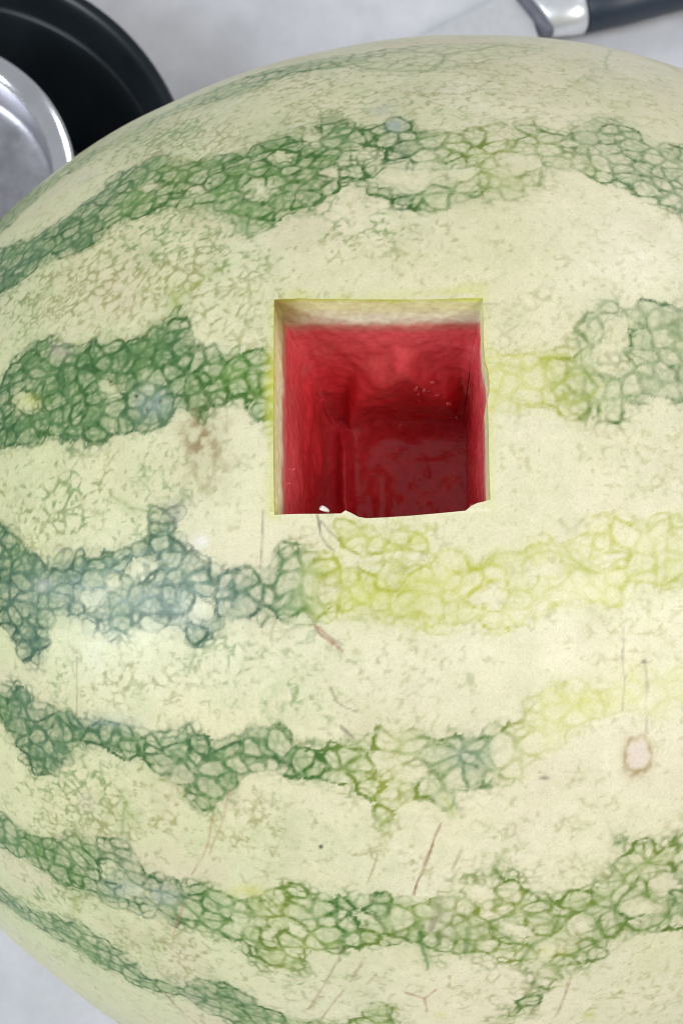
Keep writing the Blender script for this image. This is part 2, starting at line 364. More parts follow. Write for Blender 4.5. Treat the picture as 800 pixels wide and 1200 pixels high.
PALE = [[-0.03175,0.05905,0.12385,0.0026,-0.00032,0.00066,-1e-05,0.00273,-0.0013],[-0.02537,0.0634,0.12283,0.00357,-0.00038,0.00077,5e-05,0.00358,-0.00184],
    [-0.03585,0.07009,0.11704,0.0022,-0.00039,0.00075,-6e-05,0.0032,-0.00193],[-0.04587,0.05711,0.12133,0.00302,-0.00053,0.00113,-0.00012,0.00273,-0.00132],
    [-0.04216,0.06514,0.11829,0.00255,-0.00048,0.00096,-7e-05,0.00175,-0.00098],[-0.01749,0.05662,0.12712,0.00632,-0.00041,0.00085,0.00013,0.00372,-0.00164],
    [-0.00667,0.057,0.12774,0.00317,-8e-05,0.00016,0.00021,0.00328,-0.00146],[0.00379,0.05982,0.12653,0.00485,7e-05,-0.00015,0.00031,0.00317,-0.00151],
    [0.00058,0.06706,0.12289,0.00279,1e-05,-1e-05,0.00021,0.00223,-0.00122],[-0.06835,0.06314,0.10965,0.0027,-0.00084,0.00178,-0.00023,0.00186,-0.00118],
    [-0.05838,0.05969,0.11583,0.00233,-0.00056,0.00119,-0.00017,0.00194,-0.00107],[0.01647,0.02024,0.13778,0.00333,0.0001,-0.00032,0.00038,0.00522,-0.0008],
    [0.02036,0.02513,0.13656,0.00139,6e-05,-0.00017,0.00018,0.00201,-0.00039],[-0.07211,0.01655,0.12382,0.00258,-0.00034,0.0012,-0.00012,0.00188,-0.0003],
    [-0.09089,0.01664,0.11391,0.00315,-0.00055,0.00201,-0.00025,0.00252,-0.00052],[-0.06565,-0.01749,0.12642,0.0029,-0.00014,0.00114,-1e-05,0.00195,0.00026],
    [-0.07056,-0.0195,0.12407,0.00215,-0.00011,0.00092,-1e-05,0.00166,0.00026],[-0.02695,-0.01707,0.13693,0.00429,-9e-05,0.00064,0.0,0.00228,0.00028],
    [-0.01782,-0.01666,0.13813,0.00397,-5e-05,0.00039,1e-05,0.00199,0.00024],[-0.03127,-0.02226,0.13547,0.00259,-5e-05,0.00045,-0.0,0.00185,0.0003],
    [-0.02067,-0.02101,0.13722,0.00199,-3e-05,0.00023,0.0,0.00198,0.0003],[0.00377,-0.01875,0.1387,0.00515,1e-05,-0.00011,1e-05,0.00183,0.00025],
    [0.01402,-0.0167,0.13846,0.00408,4e-05,-0.00031,2e-05,0.0017,0.0002],[-0.00535,-0.02338,0.13795,0.00454,-1e-05,0.00013,0.0,0.00168,0.00029],
    [-0.05444,-0.02428,0.12936,0.00246,-7e-05,0.00078,0.0,0.00204,0.00038],[-0.07613,-0.0215,0.12118,0.00307,-0.00015,0.00146,0.0,0.00213,0.00038],
    [-0.02343,-0.05058,0.12892,0.00217,1e-05,0.00031,-1e-05,0.00201,0.00079],[-0.01764,-0.05257,0.12883,0.00245,1e-05,0.00026,-4e-05,0.00273,0.00111],
    [-0.02122,-0.05549,0.12718,0.00174,1e-05,0.00023,-2e-05,0.00146,0.00063],[0.01262,-0.07892,0.1151,0.00418,-6e-05,-0.00039,-0.00022,0.00211,0.00146],
    [0.00747,-0.0845,0.11143,0.0031,-3e-05,-0.00019,-0.00019,0.00186,0.00142],[0.02275,-0.07638,0.11562,0.00427,-0.00011,-0.00072,-0.00028,0.00225,0.00153],
    [0.02707,-0.07171,0.11787,0.00381,-9e-05,-0.00073,-0.00032,0.00266,0.00168],[-0.00023,-0.08046,0.11457,0.00364,0.0,1e-05,-0.00012,0.00163,0.00115],
    [-0.00564,-0.07296,0.11938,0.00386,2e-05,0.00015,-0.0001,0.00202,0.00123],[-0.00329,-0.07754,0.11653,0.0033,1e-05,8e-05,-7e-05,0.00112,0.00075],
    [-0.04839,-0.08062,0.10631,0.00227,0.00014,0.0009,8e-05,0.00171,0.00133],[-0.0382,-0.08089,0.10925,0.00188,9e-05,0.00057,4e-05,0.00168,0.00126],
    [-0.04313,-0.08167,0.10724,0.0016,9e-05,0.00056,5e-05,0.00154,0.00119],[-0.06892,-0.07538,0.10133,0.00284,0.00022,0.00165,0.00018,0.00173,0.00138],
    [-0.07424,-0.07149,0.10126,0.00219,0.00016,0.00134,0.00018,0.00154,0.00119],[-0.02555,-0.07807,0.11403,0.00212,6e-05,0.00041,-1e-05,0.0013,0.00089]]
VEINS = [([(-10.05,45.51),(-8.13,47.09),(-4.09,46.46),(-2.85,44.9),(-0.04,46.8),(2.29,48.54),(4.45,47.64)],2,0.7,0.2),([(-8.88,42.89),(-6.63,41.01),(-4.38,40.8),(-3.0,42.32),
    (-2.63,45.15)],2,0.6,0.3),([(9.48,42.72),(9.92,46.35),(12.21,54.15),(14.51,56.05),(15.82,52.22),(16.78,49.0)],2,0.5,0.2),([(5.86,39.15),(6.38,38.17),(7.69,40.13),(8.28,38.78)],
    2,0.4,0.5),([(0.74,38.39),(1.06,36.99),(1.46,39.96)],2,0.4,0.8),([(-15.86,32.28),(-15.46,34.09),(-14.88,36.29),(-13.97,36.45),(-13.02,34.1)],2,0.6,0.5),([(-11.63,34.56),
    (-11.51,35.28)],2,0.6,0.4),([(-22.4,14.96),(-22.04,15.44),(-21.23,15.8),(-20.15,16.77)],3,0.55,0.7),([(-22.37,14.28),(-22.6,16.21),(-22.51,16.88)],2.5,0.5,0.7),([(-24.18,12.96),
    (-24.0,13.24)],2,0.6,0.3),([(-18.47,13.16),(-18.26,14.06),(-17.19,14.39),(-16.35,14.05)],2.5,0.35,0.8),([(-25.18,-2.78),(-24.34,-2.97),(-23.51,-3.15)],2.5,0.7,0.4),
    ([(-26.67,-1.55),(-25.65,-2.33),(-24.98,-2.86)],2.5,0.55,0.5),([(-21.3,-2.26),(-21.12,-2.14)],2.5,0.8,0.2),([(-14.93,-19.89),(-15.31,-18.82),(-15.64,-17.56),(-14.91,-16.54),
    (-15.07,-15.92)],2.5,0.4,0.5),([(-20.53,-13.59),(-20.36,-14.23),(-20.67,-15.05),(-20.79,-15.72)],2,0.5,0.2),([(-26.21,-30.96),(-26.21,-29.68),(-25.86,-28.32),(-26.0,-27.14),
    (-26.62,-25.96)],2.5,0.5,0.4),([(-25.86,-28.32),(-25.08,-28.74)],2.5,0.4,0.5),([(-30.36,-32.64),(-30.22,-30.91)],2,0.5,0.3),([(-20.04,-34.46),(-20.2,-33.64)],2,0.5,0.2),
    ([(-19.34,-26.28),(-19.49,-27.43),(-19.09,-28.1)],2,0.45,0.5),([(-31.52,-40.57),(-31.18,-41.75),(-31.76,-43.93)],3,0.5,0.7),([(-18.88,-39.15),(-19.28,-38.33)],2,0.6,0.3),
    ([(-8.25,-25.76),(-8.07,-27.47),(-8.44,-28.57)],3,0.3,0.8),([(-4.0,-25.16),(-4.55,-23.86)],2.5,0.5,0.8),([(-1.18,-29.86),(-0.9,-28.86),(-1.14,-28.15)],2.5,0.55,0.5),
    ([(6.37,-27.68),(6.39,-27.13)],3,0.8,0.4),([(6.57,-29.12),(7.68,-29.95),(8.68,-31.94),(9.01,-32.53)],2,0.8,0.4),([(9.01,-32.53),(7.16,-31.92),(6.53,-33.02),(7.1,-34.52),
    (7.86,-35.45),(9.54,-35.03),(10.14,-34.14),(9.93,-33.13),(11.08,-33.08)],2.5,0.9,0.4),([(2.15,-32.34),(2.97,-33.23),(2.81,-34.17),(2.3,-35.62),(1.38,-36.78),(0.86,-38.17)],
    3,0.9,0.4),([(2.08,-33.82),(0.56,-33.79),(-0.53,-33.63),(-1.3,-34.52),(-2.11,-34.63)],2.5,0.8,0.4),([(-2.11,-34.63),(-0.44,-35.58),(0.14,-36.16)],2.5,0.7,0.4),([(3.06,-33.78),
    (5.37,-32.37),(6.29,-31.3),(7.63,-29.36),(9.28,-29.02)],3,0.85,0.5),([(5.07,-33.52),(6.34,-36.1)],3,0.7,0.4),([(3.07,-38.62),(4.32,-36.76),(5.66,-36.03)],3,0.9,0.4),
    ([(-2.67,-34.33),(-2.5,-35.8),(-2.66,-37.17)],3,0.8,0.3),([(-5.8,-34.79),(-5.64,-36.71),(-5.26,-38.44),(-5.46,-39.11)],2.5,0.75,0.2),([(-0.07,-7.06),(1.47,-6.53),(2.9,-6.94),
    (4.04,-7.7)],2.5,0.5,1),([(1.3,-9.15),(2.48,-8.28),(3.52,-7.7),(4.56,-7.93)],2.5,0.6,1),([(2.6,-6.0),(3.11,-6.94),(3.78,-7.52)],2.5,0.6,0.9),([(-3.39,-7.93),(-1.6,-6.94),
    (0.19,-6.36)],2.5,0.6,1),([(6.12,-8.99),(6.92,-7.7),(8.26,-7.52),(9.9,-6.93)],2.5,0.6,0.9),([(7.5,-4.86),(8.59,-4.37),(9.96,-4.11)],2.5,0.5,0.8),([(-2.38,6.98),(-0.29,6.69),
    (0.84,6.18),(1.84,7.36),(2.92,7.64)],2.5,0.55,0.9),([(1.84,7.36),(2.2,5.74),(1.71,4.15)],3,0.45,0.9),([(2.17,5.1),(3.11,6.08),(4.35,6.44),(4.95,5.49),(4.37,4.52),(3.19,4.17),
    (2.79,4.8)],3,0.7,0.75),([(3.53,9.0),(4.07,7.08),(4.94,5.36)],2,0.5,0.3),([(-0.39,3.64),(-0.01,5.73)],2.5,0.4,1)]
SCRATCHES = [([(-15.8,-3.35),(-15.84,-5.35),(-15.94,-7.53)],1.3,0.5,2),([(-12.31,-3.94),(-12.2,-5.22),(-11.82,-6.02),(-11.4,-6.38)],1.6,0.8,2),([(-12.15,-4.19),(-11.67,-4.93),
    (-10.98,-5.66)],1.2,0.6,2),([(-12.36,-3.82),(-12.25,-3.58)],1.3,0.6,1),([(-12.57,-11.59),(-12.14,-12.37),(-11.4,-12.89)],1.8,0.6,1),([(-12.35,-11.71),(-11.66,-12.48),
    (-10.77,-13.36)],1.4,0.55,1),([(-11.72,-12.36),(-10.77,-12.93)],1.2,0.5,2),([(-12.68,-11.35),(-12.36,-12.07),(-11.93,-12.43)],1.2,0.5,2),([(-11.56,-16.08),(-11.19,-16.93),
    (-10.55,-17.45),(-9.87,-17.67)],1.4,0.55,2),([(-10.24,-17.0),(-9.61,-17.71)],1,0.3,2),([(-10.87,-18.79),(-10.55,-19.14),(-10.18,-19.56)],1.8,0.7,2),([(-4.72,-25.86),(-5.11,-27.25),
    (-5.5,-28.68),(-6.0,-30.53),(-6.24,-31.91)],1.5,0.7,0),([(-5.41,-28.18),(-5.65,-29.19)],2,0.6,0),([(-8.6,-28.59),(-8.91,-30.08),(-9.23,-31.25)],1.2,0.35,0),([(-9.51,-38.9),
    (-9.9,-40.12),(-10.29,-41.3)],1.5,0.5,0),([(-11.04,-38.85),(-11.74,-41.26),(-13.21,-45.82)],1.4,0.4,0),([(-11.04,-37.56),(-10.99,-39.02)],1.4,0.6,2),([(-10.75,-42.55),
    (-11.58,-44.78),(-12.5,-47.68)],1.3,0.4,0),([(-8.48,-39.93),(-9.2,-41.46)],1.3,0.35,0),([(-5.08,-44.1),(-5.25,-42.52),(-6.51,-41.97)],1.5,0.55,1),([(-5.25,-42.52),(-4.61,-41.42)],
    1.3,0.5,1),([(4.19,-40.01),(3.94,-42.37),(3.58,-44.82)],1.4,0.4,0),([(-3.41,-28.0),(-3.89,-29.52)],1.8,0.5,0),([(-19.3,-27.09),(-19.73,-29.41),(-20.34,-31.17),(-21.04,-33.06)],
    1.4,0.4,1),([(-24.41,-49.9),(-23.35,-52.5),(-21.93,-54.18)],1.5,0.45,1),([(-29.37,-15.23),(-29.43,-17.48),(-29.6,-20.42)],1.2,0.4,0),([(6.18,-11.64),(6.21,-14.31),(6.22,-17.45)],
    1.2,0.4,2),([(7.58,-13.87),(7.67,-15.55),(7.72,-19.11)],1.6,0.4,2),([(-4.57,-32.08),(-4.96,-33.67),(-5.14,-35.14)],3,0.5,2),([(-1.91,11.58),(-0.95,11.56)],1,0.35,2),
    ([(-21.91,-36.5),(-22.93,-40.44)],1.4,0.35,1),([(-20.08,-35.36),(-20.2,-36.59)],1.3,0.4,2),([(-18.12,-24.6),(-18.65,-27.25),(-19.77,-30.61)],1.6,0.3,1),([(-37.41,-67.91),
    (-35.67,-68.99)],1,0.0,0)]
PATCHES = [[-0.0548,0.0049,0.13141,0.00466,-0.00036,0.00151,-0.00021,0.00818,-0.00037,0,0.8],[-0.05177,0.00129,0.13243,0.00383,-0.00025,0.00115,-0.00014,0.00694,-0.00011,0,0.25],
    [-0.05939,-0.00733,0.12975,0.00345,-0.00021,0.0012,-5e-05,0.00272,0.00014,1,0.45],[-0.08424,0.0264,0.11597,0.00267,-0.00051,0.00161,-0.0002,0.00188,-0.00054,1,0.7],
    [-0.06404,0.01309,0.12758,0.00393,-0.00042,0.00156,-0.00015,0.0033,-0.0004,2,0.8],[-0.01975,0.07129,0.11924,0.00182,-0.00018,0.00034,8e-05,0.00238,-0.00141,2,1],
    [-0.02192,0.07706,0.11529,0.00337,-0.00042,0.00078,8e-05,0.00292,-0.00194,2,0.4],[-0.05449,-0.01268,0.13099,0.00139,-7e-05,0.00044,-1e-05,0.00133,0.00013,3,0.9],
    [-0.08535,-0.01883,0.11682,0.00182,-0.00011,0.00101,-1e-05,0.00125,0.0002,3,0.4],[-0.05572,-0.01292,0.13056,0.00278,-0.00013,0.0009,-3e-05,0.00357,0.00034,1,0.35],
    [-0.06743,0.01479,0.12604,0.0005,-6e-05,0.00021,-3e-05,0.0005,-7e-05,4,0.9],[-0.0653,0.01192,0.1272,0.00033,-4e-05,0.00013,-2e-05,0.00049,-6e-05,4,0.8],
    [-0.06274,0.01328,0.12806,0.00041,-4e-05,0.00016,-2e-05,0.00041,-5e-05,4,0.6],[-0.03371,-0.06521,0.12031,0.00045,1e-05,0.0001,0.0,0.00046,0.00025,4,1],
    [0.00416,-0.05311,0.12948,0.00102,-0.0,-3e-05,-2e-05,0.00043,0.00018,4,0.6],[0.02079,-0.03382,0.13462,0.00059,0.0,-7e-05,-1e-05,0.00042,0.00011,4,0.7],
    [0.02017,-0.0497,0.12968,0.00299,-1e-05,-0.00036,-0.00019,0.00372,0.00145,6,1],[-0.078,-0.05847,0.10727,0.00253,9e-05,0.00146,0.0002,0.00225,0.00134,1,0.45],
    [-0.07484,-0.03064,0.11982,0.00339,-0.0001,0.0016,8e-05,0.00452,0.0012,3,0.18],[-0.08436,-0.06538,0.09928,0.00117,7e-05,0.00081,0.00011,0.00085,0.00063,1,0.3],
    [-0.07153,-0.07472,0.10042,0.00396,0.00031,0.0024,0.00027,0.00243,0.00196,2,0.5],[-0.06373,-0.07585,0.10357,0.00446,0.00032,0.00234,0.00018,0.00205,0.00159,2,0.55],
    [-0.07182,-0.04355,0.11722,0.00669,-0.0,0.00315,6e-05,0.00152,0.00059,2,0.4],[-0.00921,-0.04925,0.1308,0.00372,1e-05,0.0002,-6e-05,0.00285,0.00107,2,0.45],
    [-0.08353,-0.01957,0.11771,0.00884,-0.00052,0.00473,-1e-05,0.00341,0.00056,2,0.35],[-0.0577,-0.02521,0.12809,0.00465,-0.00014,0.00158,1e-05,0.00234,0.00046,2,0.4],
    [-0.06808,-0.02187,0.12474,0.00965,-0.00041,0.00398,-0.0,0.00299,0.00052,2,0.3],[-0.04714,-0.07403,0.11141,0.00348,0.00017,0.00124,5e-05,0.00131,0.00088,5,0.6],
    [0.01144,-0.04075,0.13356,0.00407,0.0,-0.00027,-5e-05,0.00197,0.0006,5,0.55],[0.00825,-0.08451,0.11138,0.00342,-4e-05,-0.00023,-0.00017,0.00169,0.00129,5,0.4],
    [-0.02581,-0.02334,0.13617,0.0057,-8e-05,0.00082,0.0,0.00113,0.00019,5,0.6],[-0.0201,-0.02102,0.13729,0.00991,-0.00013,0.0011,0.0,0.00226,0.00035,5,0.25],
    [-0.03778,0.03191,0.13223,0.00277,-0.00025,0.00067,-2e-05,0.00124,-0.0003,5,0.5],[-0.0117,-0.09795,0.0995,0.00127,3e-05,0.00015,-5e-05,0.00078,0.00076,5,0.5],
    [-0.01195,-0.07859,0.11539,0.0021,3e-05,0.00019,-0.0002,0.00481,0.00326,1,0.3],[0.01646,-0.09811,0.09883,0.00166,-6e-05,-0.00027,-0.0002,0.00118,0.0012,5,0.5],
    [-0.08995,0.01701,0.11442,0.00313,-0.00054,0.00197,-0.00018,0.0018,-0.00037,5,0.4],[-0.07178,0.01684,0.12392,0.00207,-0.00027,0.00096,-0.00011,0.00171,-0.00028,0,0.35]]
SPECKS = [[0.02134,0.08757,0.10762,0.01744,0.00286,-0.00498,0.00332,0.01591,-0.01345,0.4],[-0.01626,0.08185,0.11268,0.01521,-0.0016,0.00285,0.00049,0.00978,-0.00705,0.5],
    [-0.0838,-0.00545,0.11905,0.01907,-0.0018,0.01024,-0.0004,0.01125,0.0003,1.0],[-0.08813,0.04134,0.10919,0.02144,-0.0058,0.0155,-0.00211,0.01355,-0.00644,0.95],
    [-0.06438,0.04402,0.12032,0.02024,-0.00397,0.00977,-0.00127,0.01493,-0.00598,0.8],[-0.04547,0.02827,0.13119,0.01233,-0.00125,0.00355,-0.00022,0.00795,-0.00177,0.45],
    [-0.06352,-0.00094,0.12844,0.01264,-0.00099,0.0048,-0.00022,0.0078,-3e-05,0.35],[-0.07442,-0.05834,0.10927,0.0218,0.00075,0.01181,0.00074,0.00943,0.00542,0.65],
    [-0.04675,-0.06217,0.11856,0.01663,0.00044,0.00527,0.00025,0.00908,0.00483,0.4],[-0.07159,-0.03674,0.11963,0.01937,-0.00029,0.00882,0.00018,0.00675,0.00216,0.5],
    [-0.05235,-0.03407,0.1278,0.01351,-0.0002,0.0042,9e-05,0.00868,0.00234,0.4],[-0.04036,-0.03996,0.12943,0.00879,-4e-05,0.0021,4e-05,0.00573,0.00178,0.35],
    [-0.06656,0.07942,0.09944,0.02659,-0.01214,0.02337,-0.00196,0.01324,-0.01158,0.7],[-0.03908,0.08627,0.1048,0.02583,-0.00771,0.01375,-0.00062,0.01753,-0.01461,0.55],
    [-0.00227,0.08422,0.11182,0.02422,-0.00038,0.00066,0.00145,0.01388,-0.01043,0.45],[0.02669,0.08676,0.10736,0.02006,0.00404,-0.0071,0.00369,0.01592,-0.01357,0.35],
    [-0.027,0.04483,0.1305,0.01837,-0.00147,0.00343,6e-05,0.0079,-0.0027,0.5],[-0.00544,0.0438,0.13288,0.0092,-0.00014,0.00034,0.00033,0.00578,-0.0019,0.2],
    [0.00405,-0.02885,0.13695,0.01002,2e-05,-0.00022,-3e-05,0.00559,0.00118,0.28],[0.01851,-0.02878,0.13605,0.00884,7e-05,-0.00091,-7e-05,0.00842,0.00179,0.34],
    [-0.02122,-0.0662,0.12195,0.0088,0.00013,0.00125,-0.00012,0.0075,0.00405,0.35],[-0.00081,-0.06305,0.125,0.01171,1e-05,6e-05,-0.00034,0.00736,0.00371,0.25],
    [-0.08855,-0.07821,0.08635,0.01247,0.00154,0.01122,0.00102,0.00476,0.00512,0.7],[-0.06668,-0.08689,0.09292,0.02088,0.00244,0.01379,0.00096,0.00751,0.00755,0.55],
    [-0.03819,-0.09358,0.0986,0.01748,0.00136,0.00649,0.00015,0.00563,0.00539,0.35],[-0.0019,-0.09217,0.10537,0.0125,4e-05,0.00021,-0.00063,0.00711,0.00621,0.35],
    [0.02376,-0.0927,0.10282,0.01352,-0.00062,-0.00296,-0.00164,0.00905,0.00845,0.4],[0.01312,-0.00028,0.13953,0.01324,0.00021,-0.00096,0.00033,0.00892,-1e-05,0.25],
    [0.00466,0.03463,0.13559,0.01829,0.00021,-0.00054,0.00063,0.00901,-0.00232,0.2],[-0.00731,-0.01619,0.13891,0.00567,-3e-05,0.00023,4e-05,0.00567,0.00066,0.1],
    [0.01282,-0.01045,0.13916,0.00583,7e-05,-0.00041,6e-05,0.00287,0.00021,0.6]]
HOLE = {'top':[(-15.35,13.39),(-13.97,13.23),(-13.57,13.24),(-12.83,13.02),(-9.77,12.62),(-5.43,12.21),(-1.94,12.11)],'bot':[(-15.07,-3.72),(-13.55,-3.7),(-12.15,-3.73),
    (-10.87,-3.73),(-10.61,-3.52),(-10.29,-3.68),(-9.82,-3.99),(-9.3,-4.09),(-8.25,-4.05),(-6.7,-3.95),(-4.65,-3.76),(-3.36,-3.62),(-3.05,-3.3),(-2.69,-3.1),(-2.33,-3.01),
    (-1.87,-2.83)],'left':[(-15.35,13.39),(-15.25,7.61),(-15.17,1.58),(-15.07,-3.72)],'right':[(-1.94,12.11),(-2.01,8.69),(-1.96,7.1),(-1.82,6.58),(-1.74,5.67),(-1.77,4.78),
    (-1.89,4.15),(-1.88,2.29),(-1.9,-1.35),(-1.87,-2.83)]}
HOLE_C = [-0.02339,0.00945,0.13817]
HOLE_N = [-0.12872,0.06769,0.98937]
FLOOR = [[-0.03326,0.02129,0.08554],[-0.00374,0.02066,0.08942],[-0.00435,-0.01135,0.09153],[-0.03352,-0.01157,0.08775]]

AX, BX, CX = 0.1597, 0.14, 0.14
melon = thing('watermelon', 'big pale green striped watermelon with a square hole cut into its red flesh', 'watermelon', (0, 0, CX))
f32 = np.float32
rs = np.random.RandomState(11)

# --- value noise and cell noise in 3-D
TAB = rs.rand(4096, 3).astype(f32)
SGN = (rs.rand(4096).astype(f32) * 2 - 1)


def hsh(i, j, k, seed):
    return ((i * 73856093) ^ (j * 19349663) ^ (k * 83492791) ^ (seed * 2654435)) >> 3 & 4095


def vnoise(P, scale, seed):
    q = P * f32(scale)
    b = np.floor(q)
    t = q - b
    b = b.astype(np.int64)
    t = t * t * (3 - 2 * t)
    out = np.zeros(len(P), f32)
    for dx in (0, 1):
        wx = t[:, 0] if dx else 1 - t[:, 0]
        for dy in (0, 1):
            wy = wx * (t[:, 1] if dy else 1 - t[:, 1])
            for dz in (0, 1):
                w = wy * (t[:, 2] if dz else 1 - t[:, 2])
                out += w * SGN[hsh(b[:, 0] + dx, b[:, 1] + dy, b[:, 2] + dz, seed)]
    return out


def fbm(P, scale, seed, octs=3):
    a, s, amp = 0, 0.0, 1.0
    for o in range(octs):
        a = a + f32(amp) * vnoise(P, scale * 2.03 ** o, seed + 17 * o)
        s += amp
        amp *= 0.55
    return a / f32(s)


def cells(UV, size, seed, jit=0.80, spread=0.22):
    """Cells of uneven size on the unrolled skin: centre, second centre, rounded distance to the border."""
    q = (UV / np.array([size * 1.12, size * 0.94])).astype(f32)
    b = np.floor(q).astype(np.int64)
    n = len(q)
    d1 = np.full(n, 1e9, f32); d2 = d1.copy(); d3 = d1.copy()
    c1 = np.zeros((n, 2), f32); c2 = c1.copy(); c3 = c1.copy()
    for dx in (-1, 0, 1):
        for dy in (-1, 0, 1):
            i, j = b[:, 0] + dx, b[:, 1] + dy
            r = TAB[hsh(i, j, i * 0, seed)]
            c = (r[:, :2] - f32(0.5)) * f32(jit) + f32(0.5)
            c[:, 0] += i; c[:, 1] += j
            e = c - q
            d = (e * e).sum(1) - f32(spread) * r[:, 2]
            a1 = d < d1
            a2 = (~a1) & (d < d2)
            a3 = (~a1) & (~a2) & (d < d3)
            c3[a1] = c2[a1]; d3[a1] = d2[a1]; c2[a1] = c1[a1]; d2[a1] = d1[a1]; c1[a1] = c[a1]; d1[a1] = d[a1]
            c3[a2] = c2[a2]; d3[a2] = d2[a2]; c2[a2] = c[a2]; d2[a2] = d[a2]
            c3[a3] = c[a3]; d3[a3] = d[a3]
    e12 = (d2 - d1) / (2 * np.sqrt(((c2 - c1) ** 2).sum(1)) + 1e-6)
    e13 = (d3 - d1) / (2 * np.sqrt(((c3 - c1) ** 2).sum(1)) + 1e-6)
    k = 6.5
    e = -np.log(np.exp(-k * e12) + np.exp(-k * e13)) / k
    sc = np.array([size * 1.12, size * 0.94], f32)
    return c1 * sc, c2 * sc, np.maximum(e, 0) * f32(size)


def sstep(a, b, x):
    t = np.clip((x - a) / (b - a), 0, 1)
    return t * t * (3 - 2 * t)


V3 = lambda *x: np.array(x, f32)


def lerp(a, b, t):
    return a + (b - a) * t


# --- grid lines
def lines(parts):
    out = []
    for a, b, s in parts:
        out += list(np.arange(a, b - 1e-6, (b - a) / max(1, round((b - a) / s))))
    return np.array(out)


LAM = np.append(lines([(-90, -57, 0.6), (-57, 34, 0.105), (34, 60, 0.4), (60, 90, 0.8)]), 90.0)
TH = lines([(-110, -66, 0.5), (-66, 72, 0.134), (72, 110, 0.5), (110, 250, 2.0)])
NL, NT = len(LAM), len(TH)
hL = np.mean([p[0] for p in HOLE['left']]); hR = np.mean([p[0] for p in HOLE['right']])
hT = np.mean([p[1] for p in HOLE['top']]); hB = np.mean([p[1] for p in HOLE['bot']])
i0, i1 = int(np.argmin(abs(LAM - hL))), int(np.argmin(abs(LAM - hR)))
j0, j1 = int(np.argmin(abs(TH - hB))), int(np.argmin(abs(TH - hT)))
GL, GT = np.meshgrid(LAM, TH, indexing='ij')
GL = GL.copy(); GT = GT.copy()


def edge(side, key, x):
    p = HOLE[side]
    order = sorted(p, key=lambda q: q[key])
    return np.interp(x, [q[key] for q in order], [q[1 - key] for q in order])


# bend the lines next to the hole so that they run along its hand-cut edges
ii, jj = np.arange(NL), np.arange(NT)
rel_j = np.clip(TH, HOLE['bot'][0][1], HOLE['top'][0][1])
offL = edge('left', 1, rel_j) - LAM[i0]
offR = edge('right', 1, rel_j) - LAM[i1]
rel_i = np.clip(LAM, HOLE['top'][0][0], HOLE['top'][-1][0])
offB = edge('bot', 0, rel_i) - TH[j0]
offT = edge('top', 0, rel_i) - TH[j1]
wj = np.exp(-(np.maximum(0, np.maximum(j0 - jj, jj - j1)) / 14.0) ** 2)
wi = np.exp(-(np.maximum(0, np.maximum(i0 - ii, ii - i1)) / 14.0) ** 2)
fL = np.exp(-((ii - i0) / 16.0) ** 2); fR = np.exp(-((ii - i1) / 16.0) ** 2)
fB = np.exp(-((jj - j0) / 16.0) ** 2); fT = np.exp(-((jj - j1) / 16.0) ** 2)
GL += fL[:, None] * (offL * wj)[None, :] + fR[:, None] * (offR * wj)[None, :]
GT += (offB * wi)[:, None] * fB[None, :] + (offT * wi)[:, None] * fT[None, :]


def surf(lam, th):
    l, t = np.radians(lam), np.radians(th)
    return np.stack([AX * np.sin(l), BX * np.cos(l) * np.sin(t), CX * np.cos(l) * np.cos(t)], -1)


P = surf(GL, GT).reshape(-1, 3).astype(f32)
lamv = GL.ravel().astype(f32); thv = GT.ravel().astype(f32)
NV = len(P)

# --- stripes: signed distance (m, positive inside) on a coarser grid, stripe index alongside
for tc, wd in ((97, 7), (133, 8), (168, 7), (204, 8), (232, 6)):
    ls = np.arange(-88, 89, 8.0)
    up = [(l, tc + wd * (0.6 + 0.5 * rs.rand()) + 3 * math.sin(l / 17 + tc)) for l in ls]
    dn = [(l, tc - wd * (0.6 + 0.5 * rs.rand()) + 3 * math.sin(l / 17 + tc)) for l in ls]
    STRIPES.append((up + dn[::-1], [(-60, .8, .85, .05), (-20, .6, .85, .2), (10, .4, .8, .4), (40, .4, .7, .3)]))
ci = np.unique(np.append(np.arange(0, NL, 2), NL - 1)); cj = np.unique(np.append(np.arange(0, NT, 2), NT - 1))
cl, ct = np.meshgrid(LAM[ci], TH[cj], indexing='ij')
cl = cl.ravel().astype(f32); ct = ct.ravel().astype(f32)


def metric(lam):
    l = np.radians(lam)
    return (np.sqrt((AX * np.cos(l)) ** 2 + (BX * np.sin(l)) ** 2) * math.pi / 180).astype(f32), \
           (BX * np.cos(l) * math.pi / 180).astype(f32)


def seg_dist2(lam, th, mu, mv, a, b):
    bu, bv = (b[0] - a[0]) * mu, (b[1] - a[1]) * mv
    pu, pv = (lam - a[0]) * mu, (th - a[1]) * mv
    t = np.clip((pu * bu + pv * bv) / (bu * bu + bv * bv + 1e-14), 0, 1)
    return (pu - t * bu) ** 2 + (pv - t * bv) ** 2


best = np.full(len(cl), -1.0, f32); bidx = np.zeros(len(cl), np.int32)
for s, (poly, kn) in enumerate(STRIPES):
    tmin = min(p[1] for p in poly) - 9; tmax = max(p[1] for p in poly) + 9
    sel = np.where((ct > tmin) & (ct < tmax))[0]
    l, t = cl[sel], ct[sel]
    mu, mv = metric(l)
    d2 = np.full(len(sel), 1.0, f32); ins = np.zeros(len(sel), bool)
    for k in range(len(poly)):
        a, b = poly[k], poly[(k + 1) % len(poly)]
        d2 = np.minimum(d2, seg_dist2(l, t, mu, mv, a, b))
        if a[1] != b[1]:
            cr = ((a[1] > t) != (b[1] > t)) & (l < (b[0] - a[0]) * (t - a[1]) / (b[1] - a[1]) + a[0])
            ins ^= cr
    sd = np.sqrt(d2) * np.where(ins, 1, -1)
    up = sd > best[sel]
    best[sel[up]] = sd[up]; bidx[sel[up]] = s
